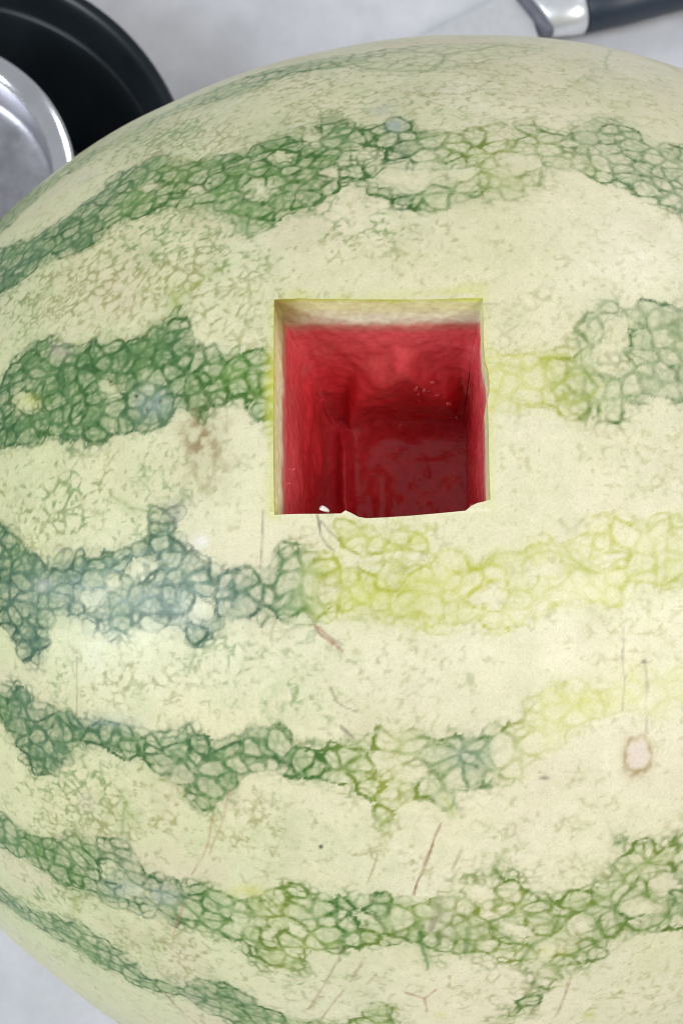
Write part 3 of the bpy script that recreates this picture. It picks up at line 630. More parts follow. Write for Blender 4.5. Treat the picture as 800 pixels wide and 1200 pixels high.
best = best.reshape(len(ci), len(cj)); bidx = bidx.reshape(len(ci), len(cj))
CLA, CTH = LAM[ci], TH[cj]


def lookup(lam, th):
    th = np.where(th < -110, th + 360, th)
    x = np.interp(lam, CLA, np.arange(len(CLA))); y = np.interp(th, CTH, np.arange(len(CTH)))
    xi = np.minimum(x.astype(int), len(CLA) - 2); yi = np.minimum(y.astype(int), len(CTH) - 2)
    fx = (x - xi).astype(f32); fy = (y - yi).astype(f32)
    v = (best[xi, yi] * (1 - fx) * (1 - fy) + best[xi + 1, yi] * fx * (1 - fy)
         + best[xi, yi + 1] * (1 - fx) * fy + best[xi + 1, yi + 1] * fx * fy)
    return v, bidx[np.round(x).astype(int).clip(0, len(CLA) - 1), np.round(y).astype(int).clip(0, len(CTH) - 1)]


def ell(Pq, rec):
    c, a, b = np.array(rec[0:3]), np.array(rec[3:6]), np.array(rec[6:9])
    r = max(np.linalg.norm(a), np.linalg.norm(b)) * 2.2
    d = Pq - c.astype(f32)
    near = np.where((abs(d) < r).all(1))[0]
    dn = d[near]
    G = np.linalg.pinv(np.stack([a, b], 1)).astype(f32)   # coefficients on the two axes
    uv = dn @ G.T
    off = dn - uv @ np.stack([a, b]).astype(f32)
    ok = (off ** 2).sum(1) < (r * 0.6) ** 2
    return near[ok], np.sqrt((uv[ok] ** 2).sum(1))


def pars(lam, idx):
    o = np.zeros((len(lam), 3), f32)
    for s, (poly, kn) in enumerate(STRIPES):
        m = idx == s
        if m.any():
            x = [k[0] for k in kn]
            for q in range(3):
                o[m, q] = np.interp(lam[m], x, [k[q + 1] for k in kn])
    return o


# --- cell networks on a gently warped copy of the surface
W = np.stack([fbm(P, 240, 3 + k, 2) for k in range(3)], 1)
W2 = np.stack([fbm(P, 1050, 13 + k, 2) for k in range(3)], 1)
_t = np.linspace(-90, 90, 721)
_arc = np.concatenate([[0], np.cumsum(np.sqrt((AX * np.cos(np.radians(_t[:-1] + 0.125))) ** 2 + (BX * np.sin(np.radians(_t[:-1] + 0.125))) ** 2) * math.radians(0.25))]) + 1.0
UV = np.stack([np.interp(lamv, _t, _arc), np.radians(thv) * BX * 0.94 + 1.0], 1)
UVw = UV + W[:, :2] * 0.00115 + W2[:, :2] * 0.00013
c1, c2, e1 = cells(UVw, 0.0031, 5, 1.0, 0.46)
b1, b2, e2 = cells(UVw + W[:, 1:] * 0.0003, 0.00165, 9, 0.85)


def stripe_at(c, seed):
    lam = np.interp(c[:, 0], _arc, _t); th = np.degrees((c[:, 1] - 1.0) / (BX * 0.94)); ps = surf(lam, th).astype(f32)
    sd, ix = lookup(lam, th)
    sd = sd + fbm(ps, 420, seed, 1) * f32(0.0008)
    for rec in PALE:
        n, q = ell(ps, rec)
        sd[n] = np.minimum(sd[n], (q - 1.0) * 0.0022)
    return sd, ix, lam


sd1, ix1, lam1 = stripe_at(c1, 31)
sd2, ix2, lam2 = stripe_at(c2, 31)
sb1, ib1, lb1 = stripe_at(b1, 41)
sb2, ib2, lb2 = stripe_at(b2, 41)
sdv, ixv = lookup(lamv, thv)
for rec in PALE:
    n, q = ell(P, rec)
    sdv[n] = np.minimum(sdv[n], (q - 1.0) * 0.0022)
par = pars(lamv, ixv)
fillv, veinv, hue = par[:, 0], par[:, 1], par[:, 2]
hue = np.clip(hue + 0.16 * fbm(P, 120, 51, 2), 0, 1)


def ids(c, seed):
    k = np.round(c * 40000).astype(np.int64)
    return TAB[hsh(k[:, 0], k[:, 1], k[:, 0] * 0, seed), 0]


r1 = ids(c1, 1); r2 = ids(b1, 2)
in1 = sstep(-0.0005, 0.0007, sd1); in2 = sstep(-0.0005, 0.0007, sd2)
jb1 = sstep(-0.0004, 0.0005, sb1); jb2 = sstep(-0.0004, 0.0005, sb2)
thick = 1.0 + 0.75 * fbm(P, 420, 61, 3)
strong = np.clip(0.95 + 1.25 * fbm(P, 230, 67, 3), 0.12, 1.45)
crumb = np.clip(0.92 + 1.0 * fbm(P, 1250, 69, 2), 0.3, 1.3)
sdn = sdv + 0.0006 * fbm(P, 520, 63, 2)

pn = fbm(P, 14, 71, 3)
pm = fbm(P, 95, 73, 3)
left = sstep(6, -40, lamv)                      # greener towards the left end
pale_w = np.array([0.700, 0.645, 0.470], f32)
pale_g = np.array([0.520, 0.550, 0.290], f32)
pale_y = np.array([0.650, 0.585, 0.350], f32)
colr = lerp(pale_w, pale_g, np.clip(left * 0.75 + 0.25 * pn + 0.12 * pm, 0, 1)[:, None])
colr = lerp(colr, pale_y, np.clip(0.22 + 0.5 * fbm(P, 40, 77, 3), 0, 0.6)[:, None])
greens = np.clip(0.15 + 0.9 * fbm(P, 38, 78, 3) + 0.5 * fbm(P, 190, 80, 3), 0, 1)
colr = lerp(colr, V3(0.47, 0.52, 0.27), (0.34 * greens)[:, None])
colr = lerp(colr, V3(0.60, 0.50, 0.36), (0.45 * sstep(0.1, 0.6, fbm(P, 55, 82, 3)))[:, None])
colr *= (1 + 0.06 * fbm(P, 500, 79, 3))[:, None]


def tri(a, b, c, h):
    h = h[:, None]
    return np.where(h < 0.45, lerp(a, b, h / 0.45), lerp(b, c, (h - 0.45) / 0.55))


fill_c = tri(V3(0.070, 0.152, 0.076), V3(0.135, 0.250, 0.060), V3(0.54, 0.54, 0.10), hue)
vein_c = tri(V3(0.018, 0.074, 0.028), V3(0.038, 0.120, 0.010), V3(0.42, 0.41, 0.045), hue)

# fill: pale cell middles in a green matrix, stripe edges scalloping along the small cells
inside = np.clip(0.45 * in1 + 0.35 * jb1 + 0.20 * sstep(-0.0008, 0.0010, sdn), 0, 1)
rough1 = e1 + 0.00013 * fbm(P, 700, 85, 2).astype(f32) - 0.00010 * (thick - 1)
pale_cell = np.clip(0.22 + 0.72 * r1 + 0.25 * fbm(P, 60, 86, 2), 0.08, 0.95)
blob = sstep(0.00012, 0.00050, rough1) * in1 * pale_cell
blob2 = sstep(0.00010, 0.00036, e2) * jb1 * (0.12 + 0.38 * r2)
mat_f = np.clip(fillv * (0.94 + 0.12 * sstep(0.5, 1.0, hue)) + 0.24 * veinv * fillv ** 0.3, 0, 1)
F = mat_f * inside * (1.10 - (0.82 - 0.34 * sstep(0.4, 0.9, fillv)) * blob) * (1.0 - 0.55 * blob2)
F = np.clip(F * (1 + 0.45 * fbm(P, 230, 83, 3) + 0.45 * fbm(P, 1000, 87, 2)), 0, 0.96)
F = np.maximum(F, fillv * 0.34 * sstep(-0.0026, 0.0010, sdn + 0.0006 * fbm(P, 700, 88, 2)))
colr = lerp(colr, fill_c, F[:, None])

# veins along cell borders
w1 = 0.00025 * thick
v1 = np.exp(-(e1 / w1) ** 2) * np.maximum(in1, in2) * sstep(-0.0022, -0.0004, sdn)
v1 = v1 * (0.80 + 0.45 * abs(in1 - in2))
w2 = 0.00019 * thick
v2 = np.exp(-(e2 / w2) ** 2) * np.maximum(jb1, jb2) * (0.32 + 0.40 * abs(jb1 - jb2))
V = np.clip((np.maximum(v1, v2) + 0.25 * np.minimum(v1, v2)) * strong * crumb * veinv * 0.88, 0, 0.97)
colr = lerp(colr, vein_c, V[:, None])

# feathery outgrowth just outside the stripes
fea = (1 - sstep(0.0001, 0.00042, e2)) * sstep(-0.0034, -0.0004, sdv) * (1 - sstep(0.0, 0.0006, sdv))
fea *= sstep(0.02, 0.40, fbm(P, 340, 89, 3)) * 0.7
colr = lerp(colr, vein_c, np.clip(fea * veinv, 0, 1)[:, None])

dens = np.full(NV, 0.16, f32)
for rec in SPECKS:
    n, q = ell(P, rec)
    dens[n] = np.maximum(dens[n], min(1.0, rec[9] * 1.35) * np.exp(-q * q * 0.8))
far = (thv > 75) | (thv < -68)
dens[far] = 0.45
d1_, d2_, e3 = cells(UVw + W[:, 1:] * 0.0008, 0.0027, 23, 1.0, 0.34)
mott = sstep(-0.05, 0.5, fbm(P, 150, 95, 3) + 0.35 * fbm(P, 600, 94, 2)) * (1 - inside)
colr = lerp(colr, V3(0.33, 0.39, 0.17), (0.40 * dens * mott)[:, None])
gate = 0.9 * fbm(P, 480, 97, 2) + 0.5 * fbm(P, 130, 101, 2)
net = np.exp(-(e3 / 0.00022) ** 2) * sstep(-0.3, 0.5, fbm(P, 70, 99, 3) + 0.5 * dens - 0.1) * (1 - inside)
colr = lerp(colr, V3(0.33, 0.40, 0.15), (0.13 * net * (0.4 + dens))[:, None])
dash = (1 - sstep(0.00004, 0.00036, e3)) * crumb * (sstep(0.22, 0.60, gate + 0.58 * dens) + 0.03) * (1 - inside)
e4 = cells(UVw + W[:, 1:] * 0.0006 + W2[:, 1:] * 0.0003, 0.00165, 27, 1.0, 0.3)[2]
dash2 = np.exp(-(e4 / 0.00020) ** 2) * crumb * sstep(0.32, 0.58, fbm(P, 620, 98, 2) + 0.5 * fbm(P, 110, 100, 2) + 0.34 * dens) * (1 - inside)
dash = np.maximum(dash * sstep(-0.30, 0.10, fbm(P, 600, 96, 2)), dash2)
sp_c = lerp(V3(0.14, 0.23, 0.06), V3(0.28, 0.27, 0.09), sstep(-0.4, 0.4, fbm(P, 60, 103, 2))[:, None])
sp_c = lerp(sp_c, V3(0.40, 0.37, 0.13), (0.75 * sstep(-14, 12, lamv))[:, None])
colr = lerp(colr, sp_c, np.clip(dash * (0.25 + 0.60 * dens), 0, 0.8)[:, None])
dots = sstep(0.40, 0.70, fbm(P, 900, 107, 2) + 0.25 * fbm(P, 130, 109, 2) - 0.05 + 0.2 * dens)
colr = lerp(colr, V3(0.36, 0.33, 0.14), (dots * 0.42 * (1 - inside))[:, None])


stain = sstep(0.05, 0.6, fbm(P, 75, 105, 4)) * (0.25 + 0.5 * dens) * (1 - inside)
colr = lerp(colr, V3(0.40, 0.37, 0.20), (0.55 * stain)[:, None])


def poly_mark(pts, hw, strength, colour, wob=0.35, fade=True):
    pts = [(p[0], p[1]) for p in pts]
    lo = [min(p[k] for p in pts) - 2 for k in (0, 1)]; hi = [max(p[k] for p in pts) + 2 for k in (0, 1)]
    sel = np.where((lamv > lo[0]) & (lamv < hi[0]) & (thv > lo[1]) & (thv < hi[1]))[0]
    if not len(sel):
        return
    l, t = lamv[sel], thv[sel]
    mu, mv = metric(l)
    l = l + W[sel, 0] * f32(0.16 * wob / 0.35); t = t + W[sel, 1] * f32(0.16 * wob / 0.35)
    d2 = np.full(len(sel), 1.0, f32)
    for a, b in zip(pts[:-1], pts[1:]):
        d2 = np.minimum(d2, seg_dist2(l, t, mu, mv, a, b))
    w = f32(hw * 0.000150) * thick[sel]
    k = (1 - sstep(w * 0.35, w * 1.7, np.sqrt(d2))) * strength
    if fade:
        k = k * np.clip(0.9 + 0.8 * fbm(P[sel], 380, 113, 2), 0.15, 1.15)
    cc = colour(sel) if callable(colour) else colour
    colr[sel] = lerp(colr[sel], cc, np.clip(k, 0, 0.97)[:, None])


for pts, hw, st, h in VEINS:
    hh = np.full(1, h, f32)
    hh = np.clip(hh + 0.12, 0, 1)
    cv = tri(V3(0.030, 0.11, 0.042), V3(0.060, 0.165, 0.016), V3(0.37, 0.40, 0.035), hh)[0]
    poly_mark(pts, hw * 3.2, st * 0.22, lerp(cv, V3(0.3, 0.36, 0.14), 0.4), 0.5)
    poly_mark(pts, hw * 0.8, st * 0.68, cv, 0.9)

# --- marks: bruises, scuffs, bluish and pale patches, scar, dark specks
for rec in PATCHES:
    n, q = ell(P, rec)
    kind, st = rec[9], rec[10]
    g = np.exp(-q * q * 1.3)
    nz = fbm(P[n], 480, 131, 3)
    if kind == 0:
        k = g * st * (0.30 + 0.95 * sstep(-0.1, 0.45, nz)); c = V3(0.27, 0.19, 0.085)
    elif kind == 1:
        k = g * st * (0.7 + 0.5 * nz); c = V3(0.52, 0.43, 0.36)
    elif kind == 2:
        k = g * st * (0.75 + 0.7 * nz); c = V3(0.30, 0.35, 0.33)
    elif kind == 3:
        k = g * st * (0.8 + 0.6 * nz); c = V3(0.74, 0.73, 0.66)
    elif kind == 4:
        k = (1 - sstep(0.3, 1.35, q + 0.35 * nz)) * st; c = V3(0.05, 0.06, 0.04)
    elif kind == 5:
        k = g * st * (0.7 + 0.8 * nz); c = V3(0.50, 0.50, 0.08)
    else:
        q = q + 0.34 * fbm(P[n], 520, 137, 3)
        colr[n] = lerp(colr[n], V3(0.58, 0.50, 0.34), (0.5 * (1 - sstep(0.9, 1.5, q)))[:, None])
        k = (1 - sstep(0.55, 0.72, q)) * 0.9
        colr[n] = lerp(colr[n], V3(0.64, 0.54, 0.45), k[:, None])
        k = np.exp(-((q - 0.80) / 0.14) ** 2) * np.clip(0.62 + 0.7 * nz, 0.1, 0.95); c = V3(0.34, 0.24, 0.11)
    colr[n] = lerp(colr[n], c, np.clip(k, 0, 1)[:, None])
SC_C = [V3(0.26, 0.16, 0.075), V3(0.36, 0.15, 0.10), V3(0.24, 0.21, 0.15), V3(0.06, 0.05, 0.04)]
for pts, hw, st, kind in SCRATCHES:
    poly_mark(pts, hw * 1.05, min(1, st * 1.15), SC_C[kind], 0.25)

# yellow-green rim round the cut
mu, mv = metric(lamv)
du = np.maximum(np.maximum(LAM[i0] - lamv, lamv - LAM[i1]), 0) * mu
dv = np.maximum(np.maximum(TH[j0] - thv, thv - TH[j1]), 0) * mv
rim = np.sqrt(du ** 2 + dv ** 2) + 0.0006 * fbm(P, 260, 141, 2)
side = np.where(lamv < LAM[i0] + 0.6, 0.72, np.where(lamv > LAM[i1] - 0.6, 0.45, np.where(thv > TH[j1] - 0.3, 0.55, 0.10)))
side = side * np.clip(0.75 + 0.9 * fbm(P, 130, 143, 2), 0.2, 1.1)
colr = lerp(colr, V3(0.50, 0.52, 0.10), (0.8 * side * (1 - sstep(0.0, 0.0022, rim)))[:, None])
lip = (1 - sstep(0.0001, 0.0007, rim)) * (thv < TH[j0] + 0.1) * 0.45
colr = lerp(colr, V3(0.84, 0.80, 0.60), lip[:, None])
colr = np.clip(colr, 0.01, 0.85)

idx = np.arange(NV, dtype=np.int64).reshape(NL, NT)
jn = (np.arange(NT) + 1) % NT
quads = np.stack([idx[:-1, :], idx[1:, :], idx[1:][:, jn], idx[:-1][:, jn]], -1)
keep = np.ones((NL - 1, NT), bool)
keep[i0:i1, j0:j1] = False
quads = quads[keep]
# slight unevenness of the fruit
nrm = P / np.array([AX ** 2, BX ** 2, CX ** 2], f32)
nrm /= np.linalg.norm(nrm, axis=1)[:, None]
lump = 0.0007 * fbm(P, 30, 151, 2) + 0.00006 * (F - V)
near_hole = np.exp(-(rim / 0.004) ** 2)
Pd = P + nrm * (lump * (1 - 0.0 * near_hole))[:, None].astype(f32)
rind = link_mesh('rind', quad_mesh('rind', Pd, quads, np.concatenate([colr, np.clip((0.04 + 0.60 * dens) * (0.55 + 0.9 * fbm(P, 80, 201, 3)), 0, 1)[:, None]], 1)), m_rind, melon)

# --- the square cut: walls run from the rind's own edge down to a rough floor
ring = [idx[i, j0] for i in range(i0, i1)] + [idx[i1, j] for j in range(j0, j1)] \
    + [idx[i, j1] for i in range(i1, i0, -1)] + [idx[i0, j] for j in range(j1, j0, -1)]
ring = np.array(ring)
P0 = Pd[ring].astype(np.float64)
ni, nj = i1 - i0, j1 - j0
FL = np.array(FLOOR)          # far-left, far-right, near-right, near-left
hc, hn = np.array(HOLE_C), np.array(HOLE_N)
sides = np.concatenate([np.zeros(ni), np.ones(nj), np.full(ni, 2), np.full(nj, 3)]).astype(int)
frac = np.concatenate([np.arange(ni) / ni, np.arange(nj) / nj, np.arange(ni) / ni, np.arange(nj) / nj])
corner = [(FL[3], FL[2]), (FL[2], FL[1]), (FL[1], FL[0]), (FL[0], FL[3])]
P1 = np.array([lerp(corner[s][0], corner[s][1], f) for s, f in zip(sides, frac)])
mid = P1.mean(0)
inward_by_side = []
for s in range(4):
    a, b = corner[s]
    v = mid - (a + b) / 2
    v -= hn * (v @ hn)
    inward_by_side.append(v / np.linalg.norm(v))
INW = np.array([inward_by_side[s] for s in sides])
# blend inward directions round the corners
for _ in range(10):
    INW = (np.roll(INW, 1, 0) + INW * 2 + np.roll(INW, -1, 0)) / 4
tt = np.concatenate([[0, 0.004, 0.010], np.linspace(0.02, 0.26, 26)[1:], np.linspace(0.26, 1.0, 62)[1:]])
NR = len(tt); NRING = len(ring)
WALL = P0[None] + (P1 - P0)[None] * tt[:, None, None]
Wf = WALL.reshape(-1, 3).astype(f32)
T2 = np.repeat(tt, NRING); S2 = np.tile(sides, NR); F2 = np.tile(frac, NR)
depth = T2 * 0.05
disp = 0.0002 * fbm(Wf, 500, 161, 2) * sstep(0.0, 0.03, T2)
disp = disp + (np.where(S2 % 2 == 1, 0.0005, 0.0010) * fbm(Wf, 120, 163, 3) + 0.00014 * fbm(Wf, 420, 165, 2)) * sstep(0.22, 0.45, T2)
# far wall: the flesh has torn away above an arc and stands proud below it
sx = 1 - F2
ARC = ([0, 0.16, 0.22, 0.30, 0.42, 0.50, 0.57, 0.62, 0.70, 0.78, 0.92, 1.0],
                [1.2, 0.95, 0.70, 0.53, 0.45, 0.44, 0.36, 0.37, 0.44, 0.50, 0.60, 0.72])
_s = np.linspace(0, 1, 201); _a = np.interp(_s, *ARC); _k = np.exp(-(np.arange(-14, 15) / 5.0) ** 2); _k /= _k.sum()
_a = np.convolve(np.pad(_a, 14, mode='edge'), _k, 'valid')
arc = np.interp(sx, _s, _a) + 0.035 * fbm(Wf, 160, 167, 2)
slab = sstep(-0.03, 0.11, T2 - arc) * (1 - 0.75 * sstep(0.12, 0.55, T2 - arc))
slab = slab * sstep(0.0, 0.16, 1 - sx) * sstep(0.0, 0.12, sx)
disp = np.where(S2 == 2, disp + (0.0034 + 0.0009 * fbm(Wf, 140, 168, 2)) * slab, disp)
# upright ridge on the near-left of the floor and the left wall
disp = np.where(S2 == 3, disp + 0.0012 * sstep(0.35, 0.8, T2) * fbm(Wf, 110, 169, 2), disp)
disp += 0.00025 * (1 - sstep(0.0, 0.012, T2))*0
round_c = np.minimum(F2, 1 - F2)
disp += 0.0022 * np.exp(-(round_c / 0.035) ** 2) * sstep(0.12, 0.6, T2)
WALL = WALL + (disp[:, None] * np.tile(INW, (NR, 1))).reshape(NR, NRING, 3)
bev = 1 - sstep(0.0, 0.010, tt)
WALL = WALL.reshape(-1, 3)

wn = fbm(Wf, 240, 171, 3); wn2 = fbm(Wf, 60, 173, 2)
dd = depth + 0.0011 * wn + 0.0008 * wn2
rind_end = np.where(S2 == 2, 0.0096, 0.0078)
skin = V3(0.66, 0.70, 0.12); creamy = V3(0.82, 0.82, 0.44); white = V3(0.82, 0.82, 0.60)
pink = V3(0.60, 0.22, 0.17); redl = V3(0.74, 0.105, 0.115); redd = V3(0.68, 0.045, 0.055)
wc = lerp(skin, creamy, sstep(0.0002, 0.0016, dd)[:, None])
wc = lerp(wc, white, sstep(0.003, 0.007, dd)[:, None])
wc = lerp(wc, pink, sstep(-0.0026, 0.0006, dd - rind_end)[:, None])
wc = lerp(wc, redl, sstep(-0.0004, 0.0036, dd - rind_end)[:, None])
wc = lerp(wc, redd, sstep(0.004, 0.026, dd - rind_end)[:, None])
wc = lerp(wc, pink, (0.22 * sstep(0.15, 0.55, wn) * sstep(0.002, 0.006, dd - rind_end))[:, None])
# darker olive corner at the far left
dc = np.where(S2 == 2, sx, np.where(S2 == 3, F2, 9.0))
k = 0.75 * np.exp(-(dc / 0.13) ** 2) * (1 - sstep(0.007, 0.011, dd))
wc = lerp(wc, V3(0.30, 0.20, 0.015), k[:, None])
# pale crest of the torn edge, its highlight painted into the colour
k = 0.38 * np.exp(-((T2 - arc - 0.01) / 0.025) ** 2) * (S2 == 2) * np.clip(0.5 + 1.5 * wn, 0, 1)
wc = lerp(wc, V3(0.62, 0.14, 0.12), k[:, None])

rows = np.arange(NR - 1)[:, None] * NRING; kk = np.arange(NRING)[None, :]; kn_ = (kk + 1) % NRING
wq = np.stack([rows + kk, rows + kn_, rows + NRING + kn_, rows + NRING + kk], -1)
split = int(np.searchsorted(tt, 0.215))
top_q = wq[:split].reshape(-1, 4)
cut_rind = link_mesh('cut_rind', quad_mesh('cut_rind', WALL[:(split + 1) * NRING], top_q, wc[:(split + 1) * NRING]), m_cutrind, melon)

low_q = wq[split:].reshape(-1, 4) - split * NRING
low_v = WALL[split * NRING:]; low_c = wc[split * NRING:]
last = WALL[-NRING:]
# floor: Coons patch between the four last rows
bot = np.vstack([last[:ni], last[ni:ni + 1]])
rgt = np.vstack([last[ni:ni + nj], last[ni + nj:ni + nj + 1]])
top = np.vstack([last[ni + nj:2 * ni + nj], last[2 * ni + nj:2 * ni + nj + 1]])[::-1]
lft = np.vstack([last[2 * ni + nj:], last[:1]])[::-1]
u = np.linspace(0, 1, ni + 1)[:, None, None]; v = np.linspace(0, 1, nj + 1)[None, :, None]
fl = (1 - v) * bot[:, None] + v * top[:, None] + (1 - u) * lft[None] + u * rgt[None] \
    - ((1 - u) * (1 - v) * bot[0] + u * (1 - v) * bot[-1] + (1 - u) * v * top[0] + u * v * top[-1])
ff = fl.reshape(-1, 3).astype(f32)
eg = (np.minimum(u, 1 - u) * np.minimum(v, 1 - v) * 4)
eg = sstep(0.0, 0.35, eg[..., 0])
uu, vv = np.broadcast_arrays(u[..., 0], v[..., 0])
hgt = eg.ravel() * (0.0018 * fbm(ff, 90, 181, 3) + 0.0002 * fbm(ff, 420, 183, 2))
hgt = hgt + (0.0024 * np.exp(-((uu - 0.20 + 0.05 * vv) / 0.045) ** 2) * sstep(0.05, 0.4, vv) * sstep(1.0, 0.8, vv)).ravel()
fl = fl.reshape(-1, 3) + hgt[:, None] * hn
fn = fbm(ff, 200, 187, 3)
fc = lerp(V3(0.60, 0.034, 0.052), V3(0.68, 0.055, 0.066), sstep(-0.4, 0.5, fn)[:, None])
base = len(low_v)
fi = base + np.arange((ni + 1) * (nj + 1)).reshape(ni + 1, nj + 1)
fq = np.stack([fi[:-1, :-1], fi[1:, :-1], fi[1:, 1:], fi[:-1, 1:]], -1).reshape(-1, 4)
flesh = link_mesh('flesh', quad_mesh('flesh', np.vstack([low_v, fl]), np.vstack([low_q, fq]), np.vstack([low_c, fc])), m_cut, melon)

# ------------------------------------------------------------------ black dish and the steel bowl in it
DC = (-0.189, 0.150)
dish = thing('dish', 'wide round glossy black dish on the counter behind the watermelon, steel bowl inside it', 'dish', (DC[0], DC[1], 0))
prof = smooth_profile([(0.0, 0.001), (0.05, 0.001), (0.064, 0.002), (0.080, 0.014), (0.094, 0.032), (0.1025, 0.0485), (0.1035, 0.0505),
                       (0.1020, 0.0512), (0.0985, 0.0490), (0.0925, 0.0395), (0.0900, 0.0372), (0.0800, 0.0235), (0.066, 0.0085), (0.058, 0.0060), (0.0, 0.0060)], 6)
link_mesh('dish_body', bm_mesh('dish_body', lathe(prof, 160)), m_black, dish)
bowl = thing('bowl', 'shiny stainless steel bowl with a bright rolled rim inside the black dish', 'bowl', (DC[0], DC[1], 0.0062))
prof = smooth_profile([(0.0, 0.0), (0.034, 0.0), (0.044, 0.006), (0.053, 0.030), (0.0580, 0.0545), (0.0596, 0.0565), (0.0590, 0.0585),
                       (0.0570, 0.0582), (0.0545, 0.0560), (0.0530, 0.0520), (0.0510, 0.0440), (0.0470, 0.0400), (0.030, 0.0385), (0.0, 0.0380)], 6)
link_mesh('bowl_body', bm_mesh('bowl_body', lathe(prof, 160)), m_steel, bowl)
m_polish, nt, bs = new_mat('polished_steel')
n1 = noise_node(nt, 40.0, 4.0, 0.6, obj_coord(nt))
r1 = ramp(nt, n1.outputs['Fac'], [(0.3, (0.78, 0.775, 0.79)), (0.7, (0.88, 0.875, 0.89))])
nt.links.new(r1.outputs['Color'], bs.inputs['Base Color'])
bs.inputs['Metallic'].default_value = 1.0
r2 = ramp(nt, n1.outputs['Fac'], [(0.3, (0.10,) * 3), (0.7, (0.22,) * 3)])
nt.links.new(r2.outputs['Color'], bs.inputs['Roughness'])
ringp = [(0.0568 + 0.0048 * math.cos(a_), 0.0565 + 0.0034 * math.sin(a_)) for a_ in np.linspace(0, 2 * math.pi, 25)]
link_mesh('bowl_rim', bm_mesh('bowl_rim', lathe(ringp, 160)), m_polish, bowl)

# ------------------------------------------------------------------ knife
ang = math.radians(15.0)
knife = thing('knife', 'kitchen knife with a dark navy handle and steel bolster lying behind the watermelon', 'knife', (0.0712, 0.2580, 0.0), (0, 0, ang))


def loft(sections, n=28, slant=lambda x: 0.0):
    """sections: (x, half width y, half height z, centre z, squareness)."""
    bm = bmesh.new()
    rings = []
    for x, hy, hz, cz, sq in sections:
        r = []
        for k in range(n):
            a = 2 * math.pi * k / n
            c, s = math.cos(a), math.sin(a)
            p = 2.0 / sq
            yy_ = hy * math.copysign(abs(c) ** p, c)
            r.append(bm.verts.new((x - slant(x) * yy_, hy * math.copysign(abs(c) ** p, c), cz + hz * math.copysign(abs(s) ** p, s))))
        rings.append(r)
    for A, B in zip(rings[:-1], rings[1:]):
        for k in range(n):
            bm.faces.new((A[k], A[(k + 1) % n], B[(k + 1) % n], B[k]))
    bm.faces.new(rings[0][::-1])
    bm.faces.new(rings[-1])
    return bm


hz = 0.0125
link_mesh('handle', bm_mesh('handle', loft([
    (0.0004, 0.0112, 0.0090, hz, 2.6), (0.0010, 0.0122, 0.0098, hz, 2.6), (0.020, 0.0126, 0.0100, hz, 2.6), (0.050, 0.0120, 0.0098, hz, 2.6),
    (0.085, 0.0126, 0.0100, hz, 2.6), (0.108, 0.0132, 0.0100, hz, 2.6), (0.116, 0.0118, 0.0092, hz, 2.6), (0.119, 0.008, 0.006, hz, 2.6)])), m_handle, knife)
link_mesh('bolster', bm_mesh('bolster', loft([
    (-0.0190, 0.0098, 0.0062, hz, 2.4), (-0.0182, 0.0106, 0.0070, hz, 2.4), (-0.006, 0.0118, 0.0090, hz, 2.4), (-0.0008, 0.0122, 0.0096, hz, 2.4), (0.0, 0.0116, 0.0090, hz, 2.4)], slant=lambda x: 0.36 * min(1, max(0, (-x - 0.004) / 0.012)))), m_blade, knife)
link_mesh('heel_shadow', bm_mesh('heel_shadow', loft([  # dark strip where blade meets bolster, heel shadow modelled as a solid
    (-0.0225, 0.0108, 0.0030, hz, 3.0), (-0.0220, 0.0114, 0.0038, hz, 3.0), (-0.0188, 0.0108, 0.0055, hz, 3.0), (-0.0184, 0.010, 0.0050, hz, 3.0)], slant=lambda x: 0.36)), m_heel_shadow, knife)
# blade: wedge with a spine, narrowing to its point
bm = bmesh.new()
st = [(-0.0215, 0.0138, -0.0135, 0.0), (-0.045, 0.0100, -0.0130, 0.03), (-0.070, 0.0058, -0.0118, 0.06), (-0.092, 0.0010, -0.0095, 0.09), (-0.108, -0.0052, -0.0066, 0.11)]
rings = []
for x, yt, yb, d in st:
    zc = hz - 0.0108 * (-x - 0.0215) / 0.0865
    hw_ = 0.0010 * (1 - 0.7 * (-x - 0.0215) / 0.0865)
    rings.append([bm.verts.new(p) for p in ((x, yt, zc + hw_), (x, yt - 0.0012 * (yt - yb) / 0.027, zc + hw_ * 1.15), (x, yb, zc + 0.00012), (x, yb, zc - 0.00012), (x, yt - 0.0012 * (yt - yb) / 0.027, zc - hw_ * 1.15), (x, yt, zc - hw_))])
for A, B in zip(rings[:-1], rings[1:]):
    for k in range(6):
        bm.faces.new((A[k], A[(k + 1) % 6], B[(k + 1) % 6], B[k]))
bm.faces.new(rings[0][::-1]); bm.faces.new(rings[-1])
link_mesh('blade', bm_mesh('blade', bm), m_blade, knife, smooth=False)

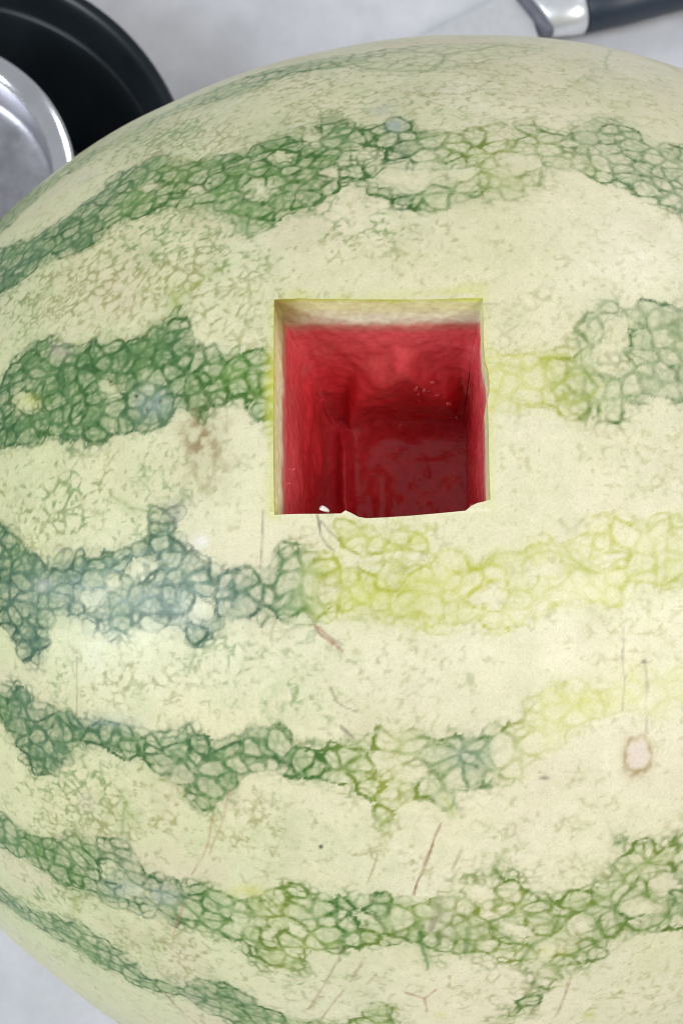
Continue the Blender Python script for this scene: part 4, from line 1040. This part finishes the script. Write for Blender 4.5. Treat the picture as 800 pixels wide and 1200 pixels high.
# ------------------------------------------------------------------ wet glints in the cut
m_glint, nt, bs = new_mat('pale_glint')
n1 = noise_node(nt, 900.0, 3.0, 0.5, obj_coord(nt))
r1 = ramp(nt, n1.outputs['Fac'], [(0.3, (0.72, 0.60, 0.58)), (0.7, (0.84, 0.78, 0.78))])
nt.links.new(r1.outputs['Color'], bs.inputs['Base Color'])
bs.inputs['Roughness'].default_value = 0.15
m_juice, nt, bs = new_mat('juice_drop')
n1 = noise_node(nt, 900.0, 3.0, 0.5, obj_coord(nt))
r1 = ramp(nt, n1.outputs['Fac'], [(0.3, (0.56, 0.05, 0.07)), (0.7, (0.66, 0.09, 0.11))])
nt.links.new(r1.outputs['Color'], bs.inputs['Base Color'])
bs.inputs['Roughness'].default_value = 0.14
bs.inputs['Specular IOR Level'].default_value = 0.6


def blob_mesh(name, centre, sx, sy, sz, rot, seed, wob=0.22, sub=2):
    bm = bmesh.new()
    bmesh.ops.create_icosphere(bm, subdivisions=sub, radius=1.0)
    r_ = np.random.RandomState(seed)
    ph = r_.rand(6) * 6.28
    for v_ in bm.verts:
        p = v_.co.copy()
        k_ = 1 + wob * (math.sin(3 * p.x + ph[0]) * math.sin(2.5 * p.y + ph[1]) + 0.6 * math.sin(4 * p.z + ph[2]))
        v_.co = Vector((p.x * sx, p.y * sy, p.z * sz)) * k_
    bmesh.ops.rotate(bm, verts=bm.verts[:], cent=(0, 0, 0), matrix=Matrix.Rotation(rot, 3, 'Z'))
    bmesh.ops.translate(bm, verts=bm.verts[:], vec=Vector(centre))
    return bm_mesh(name, bm)


def wall_at(side_, f_, t_):
    k_ = int(np.argmin(np.where(sides == side_, abs(frac - f_), 9)))
    r_ = int(np.argmin(abs(tt - t_)))
    return WALL[r_ * NRING + k_], INW[k_]


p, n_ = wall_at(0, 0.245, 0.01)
link_mesh('lip_glint', blob_mesh('lip_glint', p + n_ * 0.0011 - hn * 0.0006, 0.0008, 0.0004, 0.0005, -0.5, 3, 0.45), m_glint, melon)  # white highlight on the near lip, modelled as a pale blob
rd = np.random.RandomState(8)
for q in range(16):
    if q < 9:
        f_, t_ = 1 - rd.uniform(0.66, 0.90), rd.uniform(0.50, 0.72)
        p, n_ = wall_at(2, f_, t_)
    elif q < 11:
        p, n_ = wall_at(2, 1 - rd.uniform(0.86, 0.96), 0.97)
    elif q < 14:
        p, n_ = wall_at(3, rd.uniform(0.62, 0.96), rd.uniform(0.25, 0.4))
    else:
        p, n_ = wall_at(1, rd.uniform(0.1, 0.45), rd.uniform(0.4, 0.7))
    z_ = rd.uniform(0.00022, 0.00050)
    link_mesh('juice_drop', blob_mesh('juice_drop', p + n_ * z_ * 0.25, z_ * rd.uniform(1, 2.2), z_, z_, rd.uniform(-0.6, 0.9), q, 0.12), m_juice, melon)
